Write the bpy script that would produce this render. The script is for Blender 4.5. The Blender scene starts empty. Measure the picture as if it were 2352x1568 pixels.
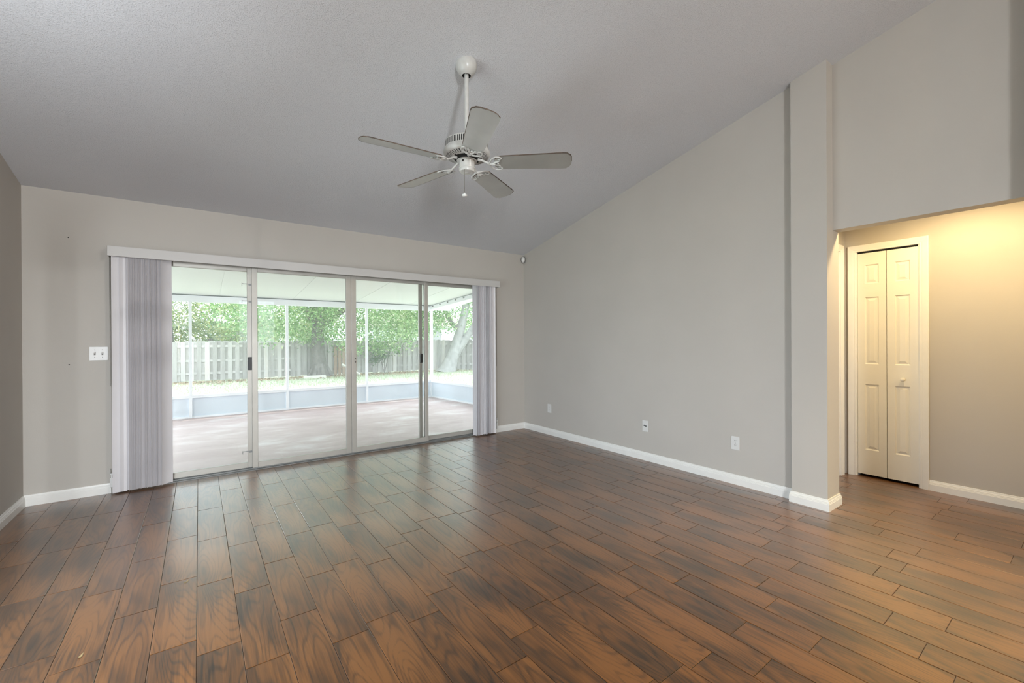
import bpy, math, random
import numpy as np
from mathutils import Matrix, Vector

scene = bpy.context.scene
COL = scene.collection
R = math.radians

# ------------------------------------------------------------------ camera
F_PX, YAW, CY, ROLL, PITCH, CAM_H = 989.63, 0.62821, 781.74, -0.00496, -0.00204, 1.25
def cam_vec(a, f, u):
    z = f * math.cos(PITCH) - u * math.sin(PITCH)
    uu = f * math.sin(PITCH) + u * math.cos(PITCH)
    return Vector((a * math.cos(YAW) + z * math.sin(YAW), -a * math.sin(YAW) + z * math.cos(YAW), uu))
_r = cam_vec(math.cos(ROLL), 0, math.sin(ROLL))
_u = cam_vec(-math.sin(ROLL), 0, math.cos(ROLL))
_f = cam_vec(0, 1, 0)
cam_data = bpy.data.cameras.new('camera')
cam_data.sensor_width = 36.0
cam_data.lens = 36.0 * F_PX / 2352.0
cam_data.shift_y = (CY - 784.0) / 2352.0
cam_data.clip_start = 0.02
cam_data.clip_end = 300
cam = bpy.data.objects.new('camera', cam_data)
COL.objects.link(cam)
m = Matrix((( _r.x, _u.x, -_f.x, 0), (_r.y, _u.y, -_f.y, 0), (_r.z, _u.z, -_f.z, CAM_H), (0, 0, 0, 1)))
cam.matrix_world = m
scene.camera = cam

# ------------------------------------------------------------------ world, sun, added fill lights, exposure
SKY = 4.5
world = bpy.data.worlds.new('sky')
scene.world = world
world.use_nodes = True
wb = world.node_tree.nodes['Background']
wb.inputs[0].default_value = (0.85, 0.935, 1.0, 1)
wb.inputs[1].default_value = SKY

def add_light(name, kind, loc, energy, color, size=None, size_y=None, rot=None, direction=None, **kw):
    l = bpy.data.lights.new(name, kind)
    l.energy = energy
    l.color = color
    if kind == 'AREA':
        l.shape = 'RECTANGLE'
        l.size = size
        l.size_y = size_y
    for k, v in kw.items():
        setattr(l, k, v)
    o = bpy.data.objects.new(name, l)
    COL.objects.link(o)
    o.location = loc
    if direction is not None:
        o.rotation_euler = Vector(direction).to_track_quat('-Z', 'Y').to_euler()
    return o

add_light('sun', 'SUN', (6, 20, 20), 3.6, (1.0, 0.96, 0.88), direction=(-0.25, -0.38, -1.0), angle=R(3))
# fill lights added in the unseen side and rear wall openings
add_light('side_fill_light', 'AREA', (-1.13, 2.3, 0.9), 64, (0.83, 0.92, 1.0), size=2.3, size_y=1.0, direction=(1, 0.3, -0.9))
add_light('rear_fill_light', 'AREA', (-0.83, -4.12, 1.25), 350, (0.95, 0.98, 1.0), size=0.42, size_y=1.8, direction=(0.0, 1, -0.6))
add_light('ceiling_fill_light', 'AREA', (-0.86, 2.15, 1.93), 11, (0.92, 0.97, 1.0), size=0.3, size_y=0.3, direction=(0.0, 0.12, 1.0))  # up-facing fill added out of view to brighten the ceiling
HALL_WARM = (1.0, 0.72, 0.35)
add_light('hall_lamp_light', 'SPOT', (4.16, 0.60, 2.40), 62, HALL_WARM, direction=(0.0, 0, -1), spot_size=R(172), spot_blend=0.5, shadow_soft_size=0.06)
add_light('hall_lamp_light', 'SPOT', (4.16, -0.90, 2.40), 60, HALL_WARM, direction=(0.0, 0, -1), spot_size=R(172), spot_blend=0.5, shadow_soft_size=0.06)  # second hall lamp, added out of view for more warm light
WARM = (1.0, 0.80, 0.34)
add_light('warm_floor_fill', 'SPOT', (3.15, -0.55, 3.55), 380, WARM, direction=(-0.12, 0.22, -1.0), spot_size=R(62), spot_blend=1.0, shadow_soft_size=0.06)  # unseen warm spot added to gild the near floor
add_light('left_corner_fill', 'SPOT', (2.80, -1.50, 3.78), 200, (1.0, 0.98, 0.95), direction=(-3.85, 6.1, -2.9), spot_size=R(40), spot_blend=1.0, shadow_soft_size=0.06)  # unseen spot added to lift the left wall and corner
add_light('pendant_light', 'POINT', (3.10, -2.0, 3.20), 30, (1.0, 0.78, 0.45), shadow_soft_size=0.1)

scene.view_settings.view_transform = 'Standard'
scene.view_settings.look = 'None'
scene.view_settings.exposure = 0.08
scene.view_settings.gamma = 1.0
scene.view_settings.use_curve_mapping = False
scene.cycles.max_bounces = 10
scene.cycles.diffuse_bounces = 6
scene.cycles.transparent_max_bounces = 24
scene.cycles.caustics_reflective = False
scene.cycles.caustics_refractive = False
scene.cycles.sample_clamp_indirect = 8.0

# ------------------------------------------------------------------ materials
def new_mat(name):
    mt = bpy.data.materials.new(name)
    mt.use_nodes = True
    nt = mt.node_tree
    for n in list(nt.nodes):
        nt.nodes.remove(n)
    out = nt.nodes.new('ShaderNodeOutputMaterial')
    return mt, nt, out

def node(nt, kind, **kw):
    n = nt.nodes.new(kind)
    for k, v in kw.items():
        setattr(n, k, v)
    return n

def math_node(nt, op, a, b=None, c=None):
    n = node(nt, 'ShaderNodeMath', operation=op)
    for i, v in enumerate((a, b, c)):
        if v is None:
            continue
        if isinstance(v, (int, float)):
            n.inputs[i].default_value = v
        else:
            nt.links.new(v, n.inputs[i])
    return n.outputs[0]

def ramp(nt, fac, stops):
    n = node(nt, 'ShaderNodeValToRGB')
    el = n.color_ramp.elements
    while len(el) < len(stops):
        el.new(0.5)
    for e, (p, c) in zip(el, stops):
        e.position = p
        e.color = (*c, 1)
    nt.links.new(fac, n.inputs[0])
    return n.outputs[0]

def noise(nt, vec, scale, detail=2.0, rough=0.5, dist=0.0):
    n = node(nt, 'ShaderNodeTexNoise')
    n.inputs['Scale'].default_value = scale
    n.inputs['Detail'].default_value = detail
    n.inputs['Roughness'].default_value = rough
    n.inputs['Distortion'].default_value = dist
    if vec is not None:
        nt.links.new(vec, n.inputs['Vector'])
    return n.outputs['Fac']

def bump(nt, height, strength, distance, normal=None):
    n = node(nt, 'ShaderNodeBump')
    n.inputs['Strength'].default_value = strength
    n.inputs['Distance'].default_value = distance
    nt.links.new(height, n.inputs['Height'])
    if normal is not None:
        nt.links.new(normal, n.inputs['Normal'])
    return n.outputs[0]

def coords(nt, which='Object'):
    return node(nt, 'ShaderNodeTexCoord').outputs[which]

def plain(name, color, rough=0.5, metallic=0.0, noise_scale=12.0, var=0.04, bump_scale=None, bump_dist=0.001, bump_strength=0.3, spec=None):
    """a paint or metal: one colour with a faint mottling and an optional fine bump"""
    mt, nt, out = new_mat(name)
    p = node(nt, 'ShaderNodeBsdfPrincipled')
    co = coords(nt)
    f = noise(nt, co, noise_scale, 3.0)
    lo = tuple(c * (1 - var) for c in color)
    hi = tuple(min(1, c * (1 + var)) for c in color)
    nt.links.new(ramp(nt, f, [(0.3, lo), (0.7, hi)]), p.inputs['Base Color'])
    p.inputs['Roughness'].default_value = rough
    p.inputs['Metallic'].default_value = metallic
    if spec is not None:
        p.inputs['Specular IOR Level'].default_value = spec
    if bump_scale:
        h = noise(nt, co, bump_scale, 3.0, 0.6)
        nt.links.new(bump(nt, h, bump_strength, bump_dist), p.inputs['Normal'])
    nt.links.new(p.outputs[0], out.inputs[0])
    return mt

M = {}
M['wall'] = plain('greige_wall_paint', (0.50, 0.475, 0.44), 0.6, noise_scale=2.0, var=0.02, bump_scale=180, bump_dist=0.0012, bump_strength=0.25, spec=0.3)
M['trim'] = plain('white_trim_paint', (0.80, 0.80, 0.78), 0.35, var=0.02)
M['white_plastic'] = plain('white_plastic', (0.68, 0.68, 0.67), 0.35, var=0.015)
M['vane'] = plain('vinyl_vane', (0.68, 0.665, 0.69), 0.45, noise_scale=3, var=0.03)
M['valance'] = plain('vinyl_valance', (0.56, 0.55, 0.54), 0.4, noise_scale=3, var=0.02)
M['aluminium'] = plain('mill_aluminium_frame', (0.50, 0.485, 0.45), 0.42, metallic=0.35, noise_scale=6, var=0.06)
M['aluminium_dark'] = plain('dark_track_metal', (0.26, 0.27, 0.27), 0.5, metallic=0.4, var=0.08)  # one even darker metal for the sill track, hooks and clips
M['black_plastic'] = plain('black_plastic', (0.012, 0.013, 0.015), 0.4, var=0.1)
M['dark_hole'] = plain('dark_slot', (0.01, 0.01, 0.01), 0.8, var=0.1)
M['grey_mark'] = plain('grey_slot', (0.20, 0.195, 0.19), 0.6, var=0.1)
M['cord'] = plain('grey_cord', (0.13, 0.12, 0.10), 0.7, var=0.1)
M['fan_white'] = plain('fan_white_enamel', (0.53, 0.53, 0.515), 0.30, noise_scale=30, var=0.05)
M['door_white'] = plain('bifold_white_paint', (0.80, 0.79, 0.74), 0.38, noise_scale=5, var=0.015)
M['patio_white'] = plain('white_aluminium_enclosure', (0.86, 0.89, 0.93), 0.4, noise_scale=3, var=0.03)
M['patio_roof'] = plain('white_roof_pan', (0.74, 0.79, 0.78), 0.5, noise_scale=1.5, var=0.02)
M['kick'] = plain('pale_kick_panel', (0.67, 0.745, 0.82), 0.45, noise_scale=2, var=0.04)
M['stucco'] = plain('outer_stucco', (0.70, 0.68, 0.64), 0.8, bump_scale=60, bump_dist=0.004)
M['warm_trim'] = plain('hall_white_paint', (0.80, 0.80, 0.78), 0.35, var=0.02)
M['bark_dark'] = plain('dark_bark', (0.16, 0.15, 0.14), 0.9, noise_scale=9, var=0.35, bump_scale=20, bump_dist=0.03, bump_strength=0.8)
M['bark_light'] = plain('pale_bark', (0.27, 0.268, 0.26), 0.85, noise_scale=7, var=0.25, bump_scale=20, bump_dist=0.02, bump_strength=0.6)
M['roof_tile'] = plain('pink_roof_shingle', (0.50, 0.40, 0.37), 0.8, noise_scale=8, var=0.15)
M['house_wall'] = plain('pale_house_wall', (0.66, 0.70, 0.74), 0.8, var=0.05)
M['timber'] = plain('bleached_timber', (0.50, 0.49, 0.44), 0.8, noise_scale=10, var=0.15)
M['dry_leaf'] = plain('dry_leaf', (0.26, 0.19, 0.09), 0.8, noise_scale=40, var=0.3)

def ceiling_material():
    mt, nt, out = new_mat('popcorn_ceiling')
    p = node(nt, 'ShaderNodeBsdfPrincipled')
    co = coords(nt)
    f = noise(nt, co, 1.2, 3)
    nt.links.new(ramp(nt, f, [(0.3, (0.665, 0.68, 0.715)), (0.7, (0.695, 0.71, 0.745))]), p.inputs['Base Color'])
    p.inputs['Roughness'].default_value = 0.9
    p.inputs['Specular IOR Level'].default_value = 0.1
    h1 = noise(nt, co, 150, 3, 0.65)
    h2 = noise(nt, co, 320, 2, 0.6)
    hh = ramp(nt, h1, [(0.48, (0, 0, 0)), (0.72, (1, 1, 1))])
    s = math_node(nt, 'ADD', math_node(nt, 'MULTIPLY', hh, 1.0), math_node(nt, 'MULTIPLY', h2, 0.35))
    nt.links.new(bump(nt, s, 0.55, 0.005), p.inputs['Normal'])
    nt.links.new(p.outputs[0], out.inputs[0])
    return mt
M['ceiling'] = ceiling_material()

def floor_material():
    """wood-look porcelain plank: UV in metres per tile (u across, v along), every tile shifted to another piece of wood"""
    mt, nt, out = new_mat('wood_look_plank_tile')
    p = node(nt, 'ShaderNodeBsdfPrincipled')
    uv = coords(nt, 'UV')
    geo = node(nt, 'ShaderNodeNewGeometry')
    rnd = geo.outputs['Random Per Island']
    pick = math_node(nt, 'FLOOR', math_node(nt, 'MULTIPLY', rnd, 9.0))       # nine prints, repeated
    sep = node(nt, 'ShaderNodeSeparateXYZ')
    nt.links.new(uv, sep.inputs[0])
    u, v = sep.outputs[0], sep.outputs[1]
    def vec(su, sv, kz):
        c = node(nt, 'ShaderNodeCombineXYZ')
        nt.links.new(math_node(nt, 'MULTIPLY', u, su), c.inputs[0])
        nt.links.new(math_node(nt, 'MULTIPLY', v, sv), c.inputs[1])
        nt.links.new(math_node(nt, 'MULTIPLY', pick, kz), c.inputs[2])
        return c.outputs[0]
    field = noise(nt, vec(8.0, 0.95, 3.7), 1.0, 1.0, 0.4, 0.12)
    rings = math_node(nt, 'SINE', math_node(nt, 'MULTIPLY', field, 150.0))
    rings = math_node(nt, 'POWER', math_node(nt, 'MULTIPLY_ADD', rings, 0.5, 0.5), 4.0)
    fibre = noise(nt, vec(190.0, 5.0, 5.1), 1.0, 3.0, 0.6)
    streak = noise(nt, vec(38.0, 1.7, 6.7), 1.0, 3.0, 0.55, 0.2)
    patch = noise(nt, vec(7.0, 2.0, 8.3), 1.0, 2.0, 0.5, 0.3)
    tone = math_node(nt, 'ADD', math_node(nt, 'MULTIPLY', patch, 0.55), math_node(nt, 'MULTIPLY_ADD', fibre, 0.26, -0.04))
    tone = math_node(nt, 'ADD', tone, math_node(nt, 'MULTIPLY_ADD', streak, 0.22, 0.075))
    tone = math_node(nt, 'ADD', tone, math_node(nt, 'MULTIPLY', rings, -0.09))
    tone = math_node(nt, 'ADD', tone, math_node(nt, 'MULTIPLY_ADD', rnd, 0.05, 0.02))
    col = ramp(nt, tone, [(0.38, (0.030, 0.019, 0.012)), (0.47, (0.066, 0.033, 0.015)), (0.55, (0.112, 0.048, 0.016)), (0.66, (0.20, 0.083, 0.024))])
    rr = math_node(nt, 'MULTIPLY_ADD', fibre, 0.06, 0.284)
    hgt = math_node(nt, 'ADD', math_node(nt, 'MULTIPLY', rings, 0.35), math_node(nt, 'MULTIPLY', fibre, 0.5))
    nrm_ = bump(nt, hgt, 0.10, 0.0010)
    di = node(nt, 'ShaderNodeBsdfDiffuse')
    nt.links.new(col, di.inputs[0])
    nt.links.new(nrm_, di.inputs['Normal'])
    gl = node(nt, 'ShaderNodeBsdfGlossy')
    gl.inputs[0].default_value = (1, 1, 1, 1)
    nt.links.new(rr, gl.inputs['Roughness'])
    nt.links.new(nrm_, gl.inputs['Normal'])
    fr = node(nt, 'ShaderNodeFresnel')
    fr.inputs[0].default_value = 1.55
    fac = math_node(nt, 'MULTIPLY_ADD', math_node(nt, 'SUBTRACT', fr.outputs[0], 0.046), 2.7, 0.012)
    nt.nodes.remove(p)
    mx = node(nt, 'ShaderNodeMixShader')
    nt.links.new(math_node(nt, 'MINIMUM', fac, 0.32), mx.inputs[0])
    nt.links.new(di.outputs[0], mx.inputs[1])
    nt.links.new(gl.outputs[0], mx.inputs[2])
    nt.links.new(mx.outputs[0], out.inputs[0])
    return mt
M['floor'] = floor_material()
M['grout'] = plain('dark_grout', (0.070, 0.046, 0.031), 0.85, noise_scale=20, var=0.2)

def glass_material():
    mt, nt, out = new_mat('window_glass')
    tr = node(nt, 'ShaderNodeBsdfTransparent')
    tr.inputs[0].default_value = (0.965, 0.975, 0.97, 1)
    gl = node(nt, 'ShaderNodeBsdfGlossy')
    gl.inputs['Roughness'].default_value = 0.0
    fr = node(nt, 'ShaderNodeFresnel')
    fr.inputs[0].default_value = 1.45
    mx = node(nt, 'ShaderNodeMixShader')
    nt.links.new(fr.outputs[0], mx.inputs[0])
    nt.links.new(tr.outputs[0], mx.inputs[1])
    nt.links.new(gl.outputs[0], mx.inputs[2])
    # faint milky layer: painted haze that lifts dark tones behind the pane
    veil = node(nt, 'ShaderNodeBsdfTranslucent')
    veil.inputs[0].default_value = (0.85, 0.9, 0.88, 1)
    sm = noise(nt, coords(nt), 3.0, 4)
    m2 = node(nt, 'ShaderNodeMixShader')
    nt.links.new(math_node(nt, 'MULTIPLY_ADD', sm, 0.02, 0.02), m2.inputs[0])
    nt.links.new(mx.outputs[0], m2.inputs[1])
    nt.links.new(veil.outputs[0], m2.inputs[2])
    nt.links.new(m2.outputs[0], out.inputs[0])
    return mt
M['glass'] = glass_material()

def screen_material():
    mt, nt, out = new_mat('insect_screen')
    tr = node(nt, 'ShaderNodeBsdfTransparent')
    di = node(nt, 'ShaderNodeBsdfDiffuse')
    di.inputs[0].default_value = (0.62, 0.66, 0.66, 1)
    tl = node(nt, 'ShaderNodeBsdfTranslucent')
    tl.inputs[0].default_value = (0.62, 0.66, 0.66, 1)
    a = node(nt, 'ShaderNodeAddShader')
    nt.links.new(di.outputs[0], a.inputs[0])
    nt.links.new(tl.outputs[0], a.inputs[1])
    mx = node(nt, 'ShaderNodeMixShader')
    f = noise(nt, coords(nt), 2.0, 3)
    nt.links.new(math_node(nt, 'MULTIPLY_ADD', f, 0.03, 0.05), mx.inputs[0])
    nt.links.new(tr.outputs[0], mx.inputs[1])
    nt.links.new(a.outputs[0], mx.inputs[2])
    nt.links.new(mx.outputs[0], out.inputs[0])
    return mt
M['screen'] = screen_material()

def emission(name, color, strength):
    mt, nt, out = new_mat(name)
    e = node(nt, 'ShaderNodeEmission')
    e.inputs[0].default_value = (*color, 1)
    e.inputs[1].default_value = strength
    nt.links.new(e.outputs[0], out.inputs[0])
    return mt
M['lamp_glow'] = emission('warm_lamp_glow', (1.0, 0.78, 0.42), 25.0)

def island_mat(name, stops, rough=0.7, translucent=0.0, grain=None):
    """colour picked per loose piece (each leaf, each picket)"""
    mt, nt, out = new_mat(name)
    g = node(nt, 'ShaderNodeNewGeometry')
    fac = g.outputs['Random Per Island']
    if grain:
        co = coords(nt)
        mp = node(nt, 'ShaderNodeMapping')
        mp.inputs['Scale'].default_value = grain
        nt.links.new(co, mp.inputs[0])
        n = noise(nt, mp.outputs[0], 1.0, 4.0, 0.6)
        fac = math_node(nt, 'ADD', math_node(nt, 'MULTIPLY', fac, 0.6), math_node(nt, 'MULTIPLY', n, 0.4))
    col = ramp(nt, fac, stops)
    p = node(nt, 'ShaderNodeBsdfPrincipled')
    nt.links.new(col, p.inputs['Base Color'])
    p.inputs['Roughness'].default_value = rough
    res = p.outputs[0]
    if translucent:
        t = node(nt, 'ShaderNodeBsdfTranslucent')
        nt.links.new(col, t.inputs[0])
        mx = node(nt, 'ShaderNodeMixShader')
        mx.inputs[0].default_value = translucent
        nt.links.new(res, mx.inputs[1])
        nt.links.new(t.outputs[0], mx.inputs[2])
        res = mx.outputs[0]
    nt.links.new(res, out.inputs[0])
    return mt
M['leaf_oak'] = island_mat('oak_leaves', [(0.0, (0.09, 0.20, 0.06)), (0.5, (0.20, 0.36, 0.13)), (0.85, (0.38, 0.53, 0.25)), (1.0, (0.60, 0.64, 0.42))], 0.45, 0.45)
M['leaf_far'] = island_mat('far_leaves', [(0.0, (0.11, 0.19, 0.07)), (0.5, (0.26, 0.36, 0.14)), (0.85, (0.48, 0.52, 0.24)), (1.0, (0.64, 0.60, 0.36))], 0.55, 0.45)
M['leaf_palm'] = island_mat('palm_leaflets', [(0.0, (0.08, 0.14, 0.07)), (0.6, (0.16, 0.25, 0.12)), (1.0, (0.42, 0.42, 0.18))], 0.45, 0.35)
M['leaf_shrub'] = island_mat('shrub_leaves', [(0.0, (0.05, 0.12, 0.06)), (1.0, (0.14, 0.25, 0.12))], 0.5, 0.35)
M['picket'] = island_mat('weathered_pickets', [(0.1, (0.20, 0.19, 0.18)), (0.40, (0.36, 0.35, 0.335)), (0.75, (0.48, 0.465, 0.45)), (1.0, (0.50, 0.42, 0.35))], 0.85, 0, (9, 9, 1.2))
M['picket_new'] = island_mat('reddish_pickets', [(0.1, (0.24, 0.17, 0.13)), (0.6, (0.34, 0.25, 0.19)), (1.0, (0.40, 0.31, 0.25))], 0.85, 0, (9, 9, 1.2))
M['grass'] = island_mat('grass_blades', [(0.0, (0.24, 0.32, 0.17)), (0.6, (0.42, 0.48, 0.33)), (1.0, (0.60, 0.60, 0.48))], 0.7, 0.3)
M['litter'] = island_mat('leaf_litter', [(0.0, (0.16, 0.10, 0.06)), (0.6, (0.30, 0.20, 0.13)), (1.0, (0.45, 0.35, 0.25))], 0.8)

def lawn_material():
    mt, nt, out = new_mat('lawn_soil')
    p = node(nt, 'ShaderNodeBsdfPrincipled')
    co = coords(nt)
    f = math_node(nt, 'ADD', math_node(nt, 'MULTIPLY', noise(nt, co, 0.6, 4), 0.6), math_node(nt, 'MULTIPLY', noise(nt, co, 14, 4), 0.4))
    nt.links.new(ramp(nt, f, [(0.35, (0.34, 0.38, 0.28)), (0.55, (0.46, 0.48, 0.39)), (0.7, (0.58, 0.58, 0.50))]), p.inputs['Base Color'])
    p.inputs['Roughness'].default_value = 0.9
    nt.links.new(bump(nt, noise(nt, co, 40, 3), 0.5, 0.03), p.inputs['Normal'])
    nt.links.new(p.outputs[0], out.inputs[0])
    return mt
M['lawn'] = lawn_material()

def patio_floor_material():
    mt, nt, out = new_mat('faded_red_patio_paint')
    p = node(nt, 'ShaderNodeBsdfPrincipled')
    co = coords(nt)
    a = noise(nt, co, 0.9, 5, 0.6)
    mp = node(nt, 'ShaderNodeMapping')
    mp.inputs['Scale'].default_value = (0.8, 1.8, 1)
    mp.inputs['Rotation'].default_value = (0, 0, 0.25)
    nt.links.new(co, mp.inputs[0])
    b = noise(nt, mp.outputs[0], 1.6, 5, 0.65, 0.6)
    f = math_node(nt, 'ADD', math_node(nt, 'MULTIPLY', a, 0.5), math_node(nt, 'MULTIPLY', b, 0.5))
    nt.links.new(ramp(nt, f, [(0.40, (0.42, 0.31, 0.30)), (0.52, (0.50, 0.39, 0.385)), (0.62, (0.64, 0.58, 0.58))]), p.inputs['Base Color'])
    p.inputs['Roughness'].default_value = 0.45
    nt.links.new(p.outputs[0], out.inputs[0])
    return mt
M['patio_floor'] = patio_floor_material()

def blade_material():
    mt, nt, out = new_mat('worn_white_blade')
    p = node(nt, 'ShaderNodeBsdfPrincipled')
    co = coords(nt)
    f = noise(nt, co, 6, 4)
    nt.links.new(ramp(nt, f, [(0.35, (0.35, 0.36, 0.34)), (0.65, (0.40, 0.41, 0.39))]), p.inputs['Base Color'])
    p.inputs['Roughness'].default_value = 0.4
    p.inputs['Coat Weight'].default_value = 1.0
    p.inputs['Coat Roughness'].default_value = 0.15
    p.inputs['Coat IOR'].default_value = 2.4
    nt.links.new(p.outputs[0], out.inputs[0])
    return mt
M['blade'] = blade_material()
M['blade_edge'] = plain('worn_brown_edge', (0.085, 0.060, 0.045), 0.7, noise_scale=40, var=0.4)

# ------------------------------------------------------------------ geometry helpers
class MB:
    def __init__(self):
        self.v, self.f, self.mi, self.uv = [], [], [], {}
    def add(self, verts, faces, mi=0):
        b = len(self.v)
        self.v += [tuple(p) for p in verts]
        for fc in faces:
            self.f.append(tuple(i + b for i in fc))
            self.mi.append(mi)
        return self
    def box(self, x0, x1, y0, y1, z0, z1, mi=0):
        v = [(x0, y0, z0), (x1, y0, z0), (x1, y1, z0), (x0, y1, z0), (x0, y0, z1), (x1, y0, z1), (x1, y1, z1), (x0, y1, z1)]
        f = [(0, 3, 2, 1), (4, 5, 6, 7), (0, 1, 5, 4), (1, 2, 6, 5), (2, 3, 7, 6), (3, 0, 4, 7)]
        return self.add(v, f, mi)
    def prism(self, poly, fn0, fn1, mi=0, caps=True):
        """poly: 2-D outline; fn0/fn1 map (a, b) to the two end positions"""
        n = len(poly)
        v = [fn0(*p) for p in poly] + [fn1(*p) for p in poly]
        f = [(i, (i + 1) % n, n + (i + 1) % n, n + i) for i in range(n)]
        if caps:
            f += [tuple(range(n))[::-1], tuple(range(n, 2 * n))]
        return self.add(v, f, mi)
    def lathe(self, prof, c, segs=32, mi=0, axis='z', mfun=None, closed=False):
        """prof: (radius, height) list"""
        v = []
        for r, hh in prof:
            for k in range(segs):
                a = 2 * math.pi * k / segs
                p = (r * math.cos(a), r * math.sin(a), hh)
                if axis == 'x':
                    p = (hh, p[0], p[1])
                elif axis == 'y':
                    p = (p[0], hh, p[1])
                v.append((p[0] + c[0], p[1] + c[1], p[2] + c[2]))
        b = len(self.v)
        self.v += v
        n = len(prof)
        for i in range(n - 1):
            for k in range(segs):
                k2 = (k + 1) % segs
                self.f.append((b + i * segs + k, b + i * segs + k2, b + (i + 1) * segs + k2, b + (i + 1) * segs + k))
                self.mi.append(mfun(i, k) if mfun else mi)
        if prof[0][0] > 1e-6:
            self.f.append(tuple(b + k for k in range(segs))[::-1]); self.mi.append(mi)
        if prof[-1][0] > 1e-6:
            self.f.append(tuple(b + (n - 1) * segs + k for k in range(segs))); self.mi.append(mi)
        return self
    def tube(self, pts, rad, segs=8, mi=0):
        pts = [Vector(p) for p in pts]
        rads = rad if isinstance(rad, (list, tuple)) else [rad] * len(pts)
        b = len(self.v)
        prev = None
        for i, p in enumerate(pts):
            d = (pts[min(i + 1, len(pts) - 1)] - pts[max(i - 1, 0)]).normalized()
            ref = Vector((0, 0, 1)) if abs(d.z) < 0.9 else Vector((1, 0, 0))
            if prev is None:
                a = d.cross(ref).normalized()
            else:
                a = (prev - d * prev.dot(d)).normalized()
            prev = a
            c = d.cross(a)
            for k in range(segs):
                t = 2 * math.pi * k / segs
                q = p + (a * math.cos(t) + c * math.sin(t)) * rads[i]
                self.v.append(tuple(q))
        for i in range(len(pts) - 1):
            for k in range(segs):
                k2 = (k + 1) % segs
                self.f.append((b + i * segs + k, b + i * segs + k2, b + (i + 1) * segs + k2, b + (i + 1) * segs + k)); self.mi.append(mi)
        self.f.append(tuple(b + k for k in range(segs))[::-1]); self.mi.append(mi)
        self.f.append(tuple(b + (len(pts) - 1) * segs + k for k in range(segs))); self.mi.append(mi)
        return self
    def build(self, name, mats, parent=None, smooth=False, bevel=0.0, bsegs=2, recalc=True):
        if not isinstance(mats, (list, tuple)):
            mats = [mats]
        off = root_loc(parent)
        me = bpy.data.meshes.new(name)
        me.from_pydata([(x - off[0], y - off[1], z - off[2]) for x, y, z in self.v], [], self.f)
        for mt in mats:
            me.materials.append(mt)
        me.polygons.foreach_set('material_index', self.mi)
        if recalc:
            import bmesh
            bm = bmesh.new(); bm.from_mesh(me)
            bmesh.ops.recalc_face_normals(bm, faces=bm.faces)
            bm.to_mesh(me); bm.free()
        if smooth:
            me.shade_auto_smooth(angle=R(40)) if hasattr(me, 'shade_auto_smooth') else me.polygons.foreach_set('use_smooth', [True] * len(me.polygons))
        me.update()
        o = bpy.data.objects.new(name, me)
        COL.objects.link(o)
        if parent is not None:
            o.parent = parent
        if smooth:
            me.polygons.foreach_set('use_smooth', [True] * len(me.polygons))
            try:
                me.set_sharp_from_angle(angle=R(38))
            except Exception:
                pass
        if bevel:
            md = o.modifiers.new('bevel', 'BEVEL')
            md.width = bevel; md.segments = bsegs; md.limit_method = 'ANGLE'; md.angle_limit = R(40)
        return o

def root_loc(o):
    if o is None:
        return (0, 0, 0)
    while o.parent is not None:
        o = o.parent
    return tuple(o.location)

def tag(o, label=None, cat=None, group=None, kind=None):
    if label: o['label'] = label
    if cat: o['category'] = cat
    if group: o['group'] = group
    if kind: o['kind'] = kind
    return o

def thing(name, loc, label, cat, group=None, kind=None):
    o = bpy.data.objects.new(name, None)
    o.empty_display_size = 0.1
    COL.objects.link(o)
    o.location = loc
    return tag(o, label, cat, group, kind)

def box_obj(name, mat, parent, *b, bevel=0.0):
    return MB().box(*b).build(name, mat, parent, bevel=bevel)

def struct(o, label, cat):
    return tag(o, label, cat, kind='structure')

# ------------------------------------------------------------------ room measures
D, XL, XR = 4.834, -1.087, 3.723
H0, SL = 2.4415, 0.2233
XP, YP0, YP1 = 3.667, 1.412, 1.179
XH, XH2, ZS = 3.782, 3.896, 2.043
XB, YE = 4.845, 1.42
YR = -4.2
HALL_H = 2.44
def zc(y): return H0 + SL * (D - y)

# door openings
OX0, OX1, OZ = -0.49, 3.19, 2.03

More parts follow.
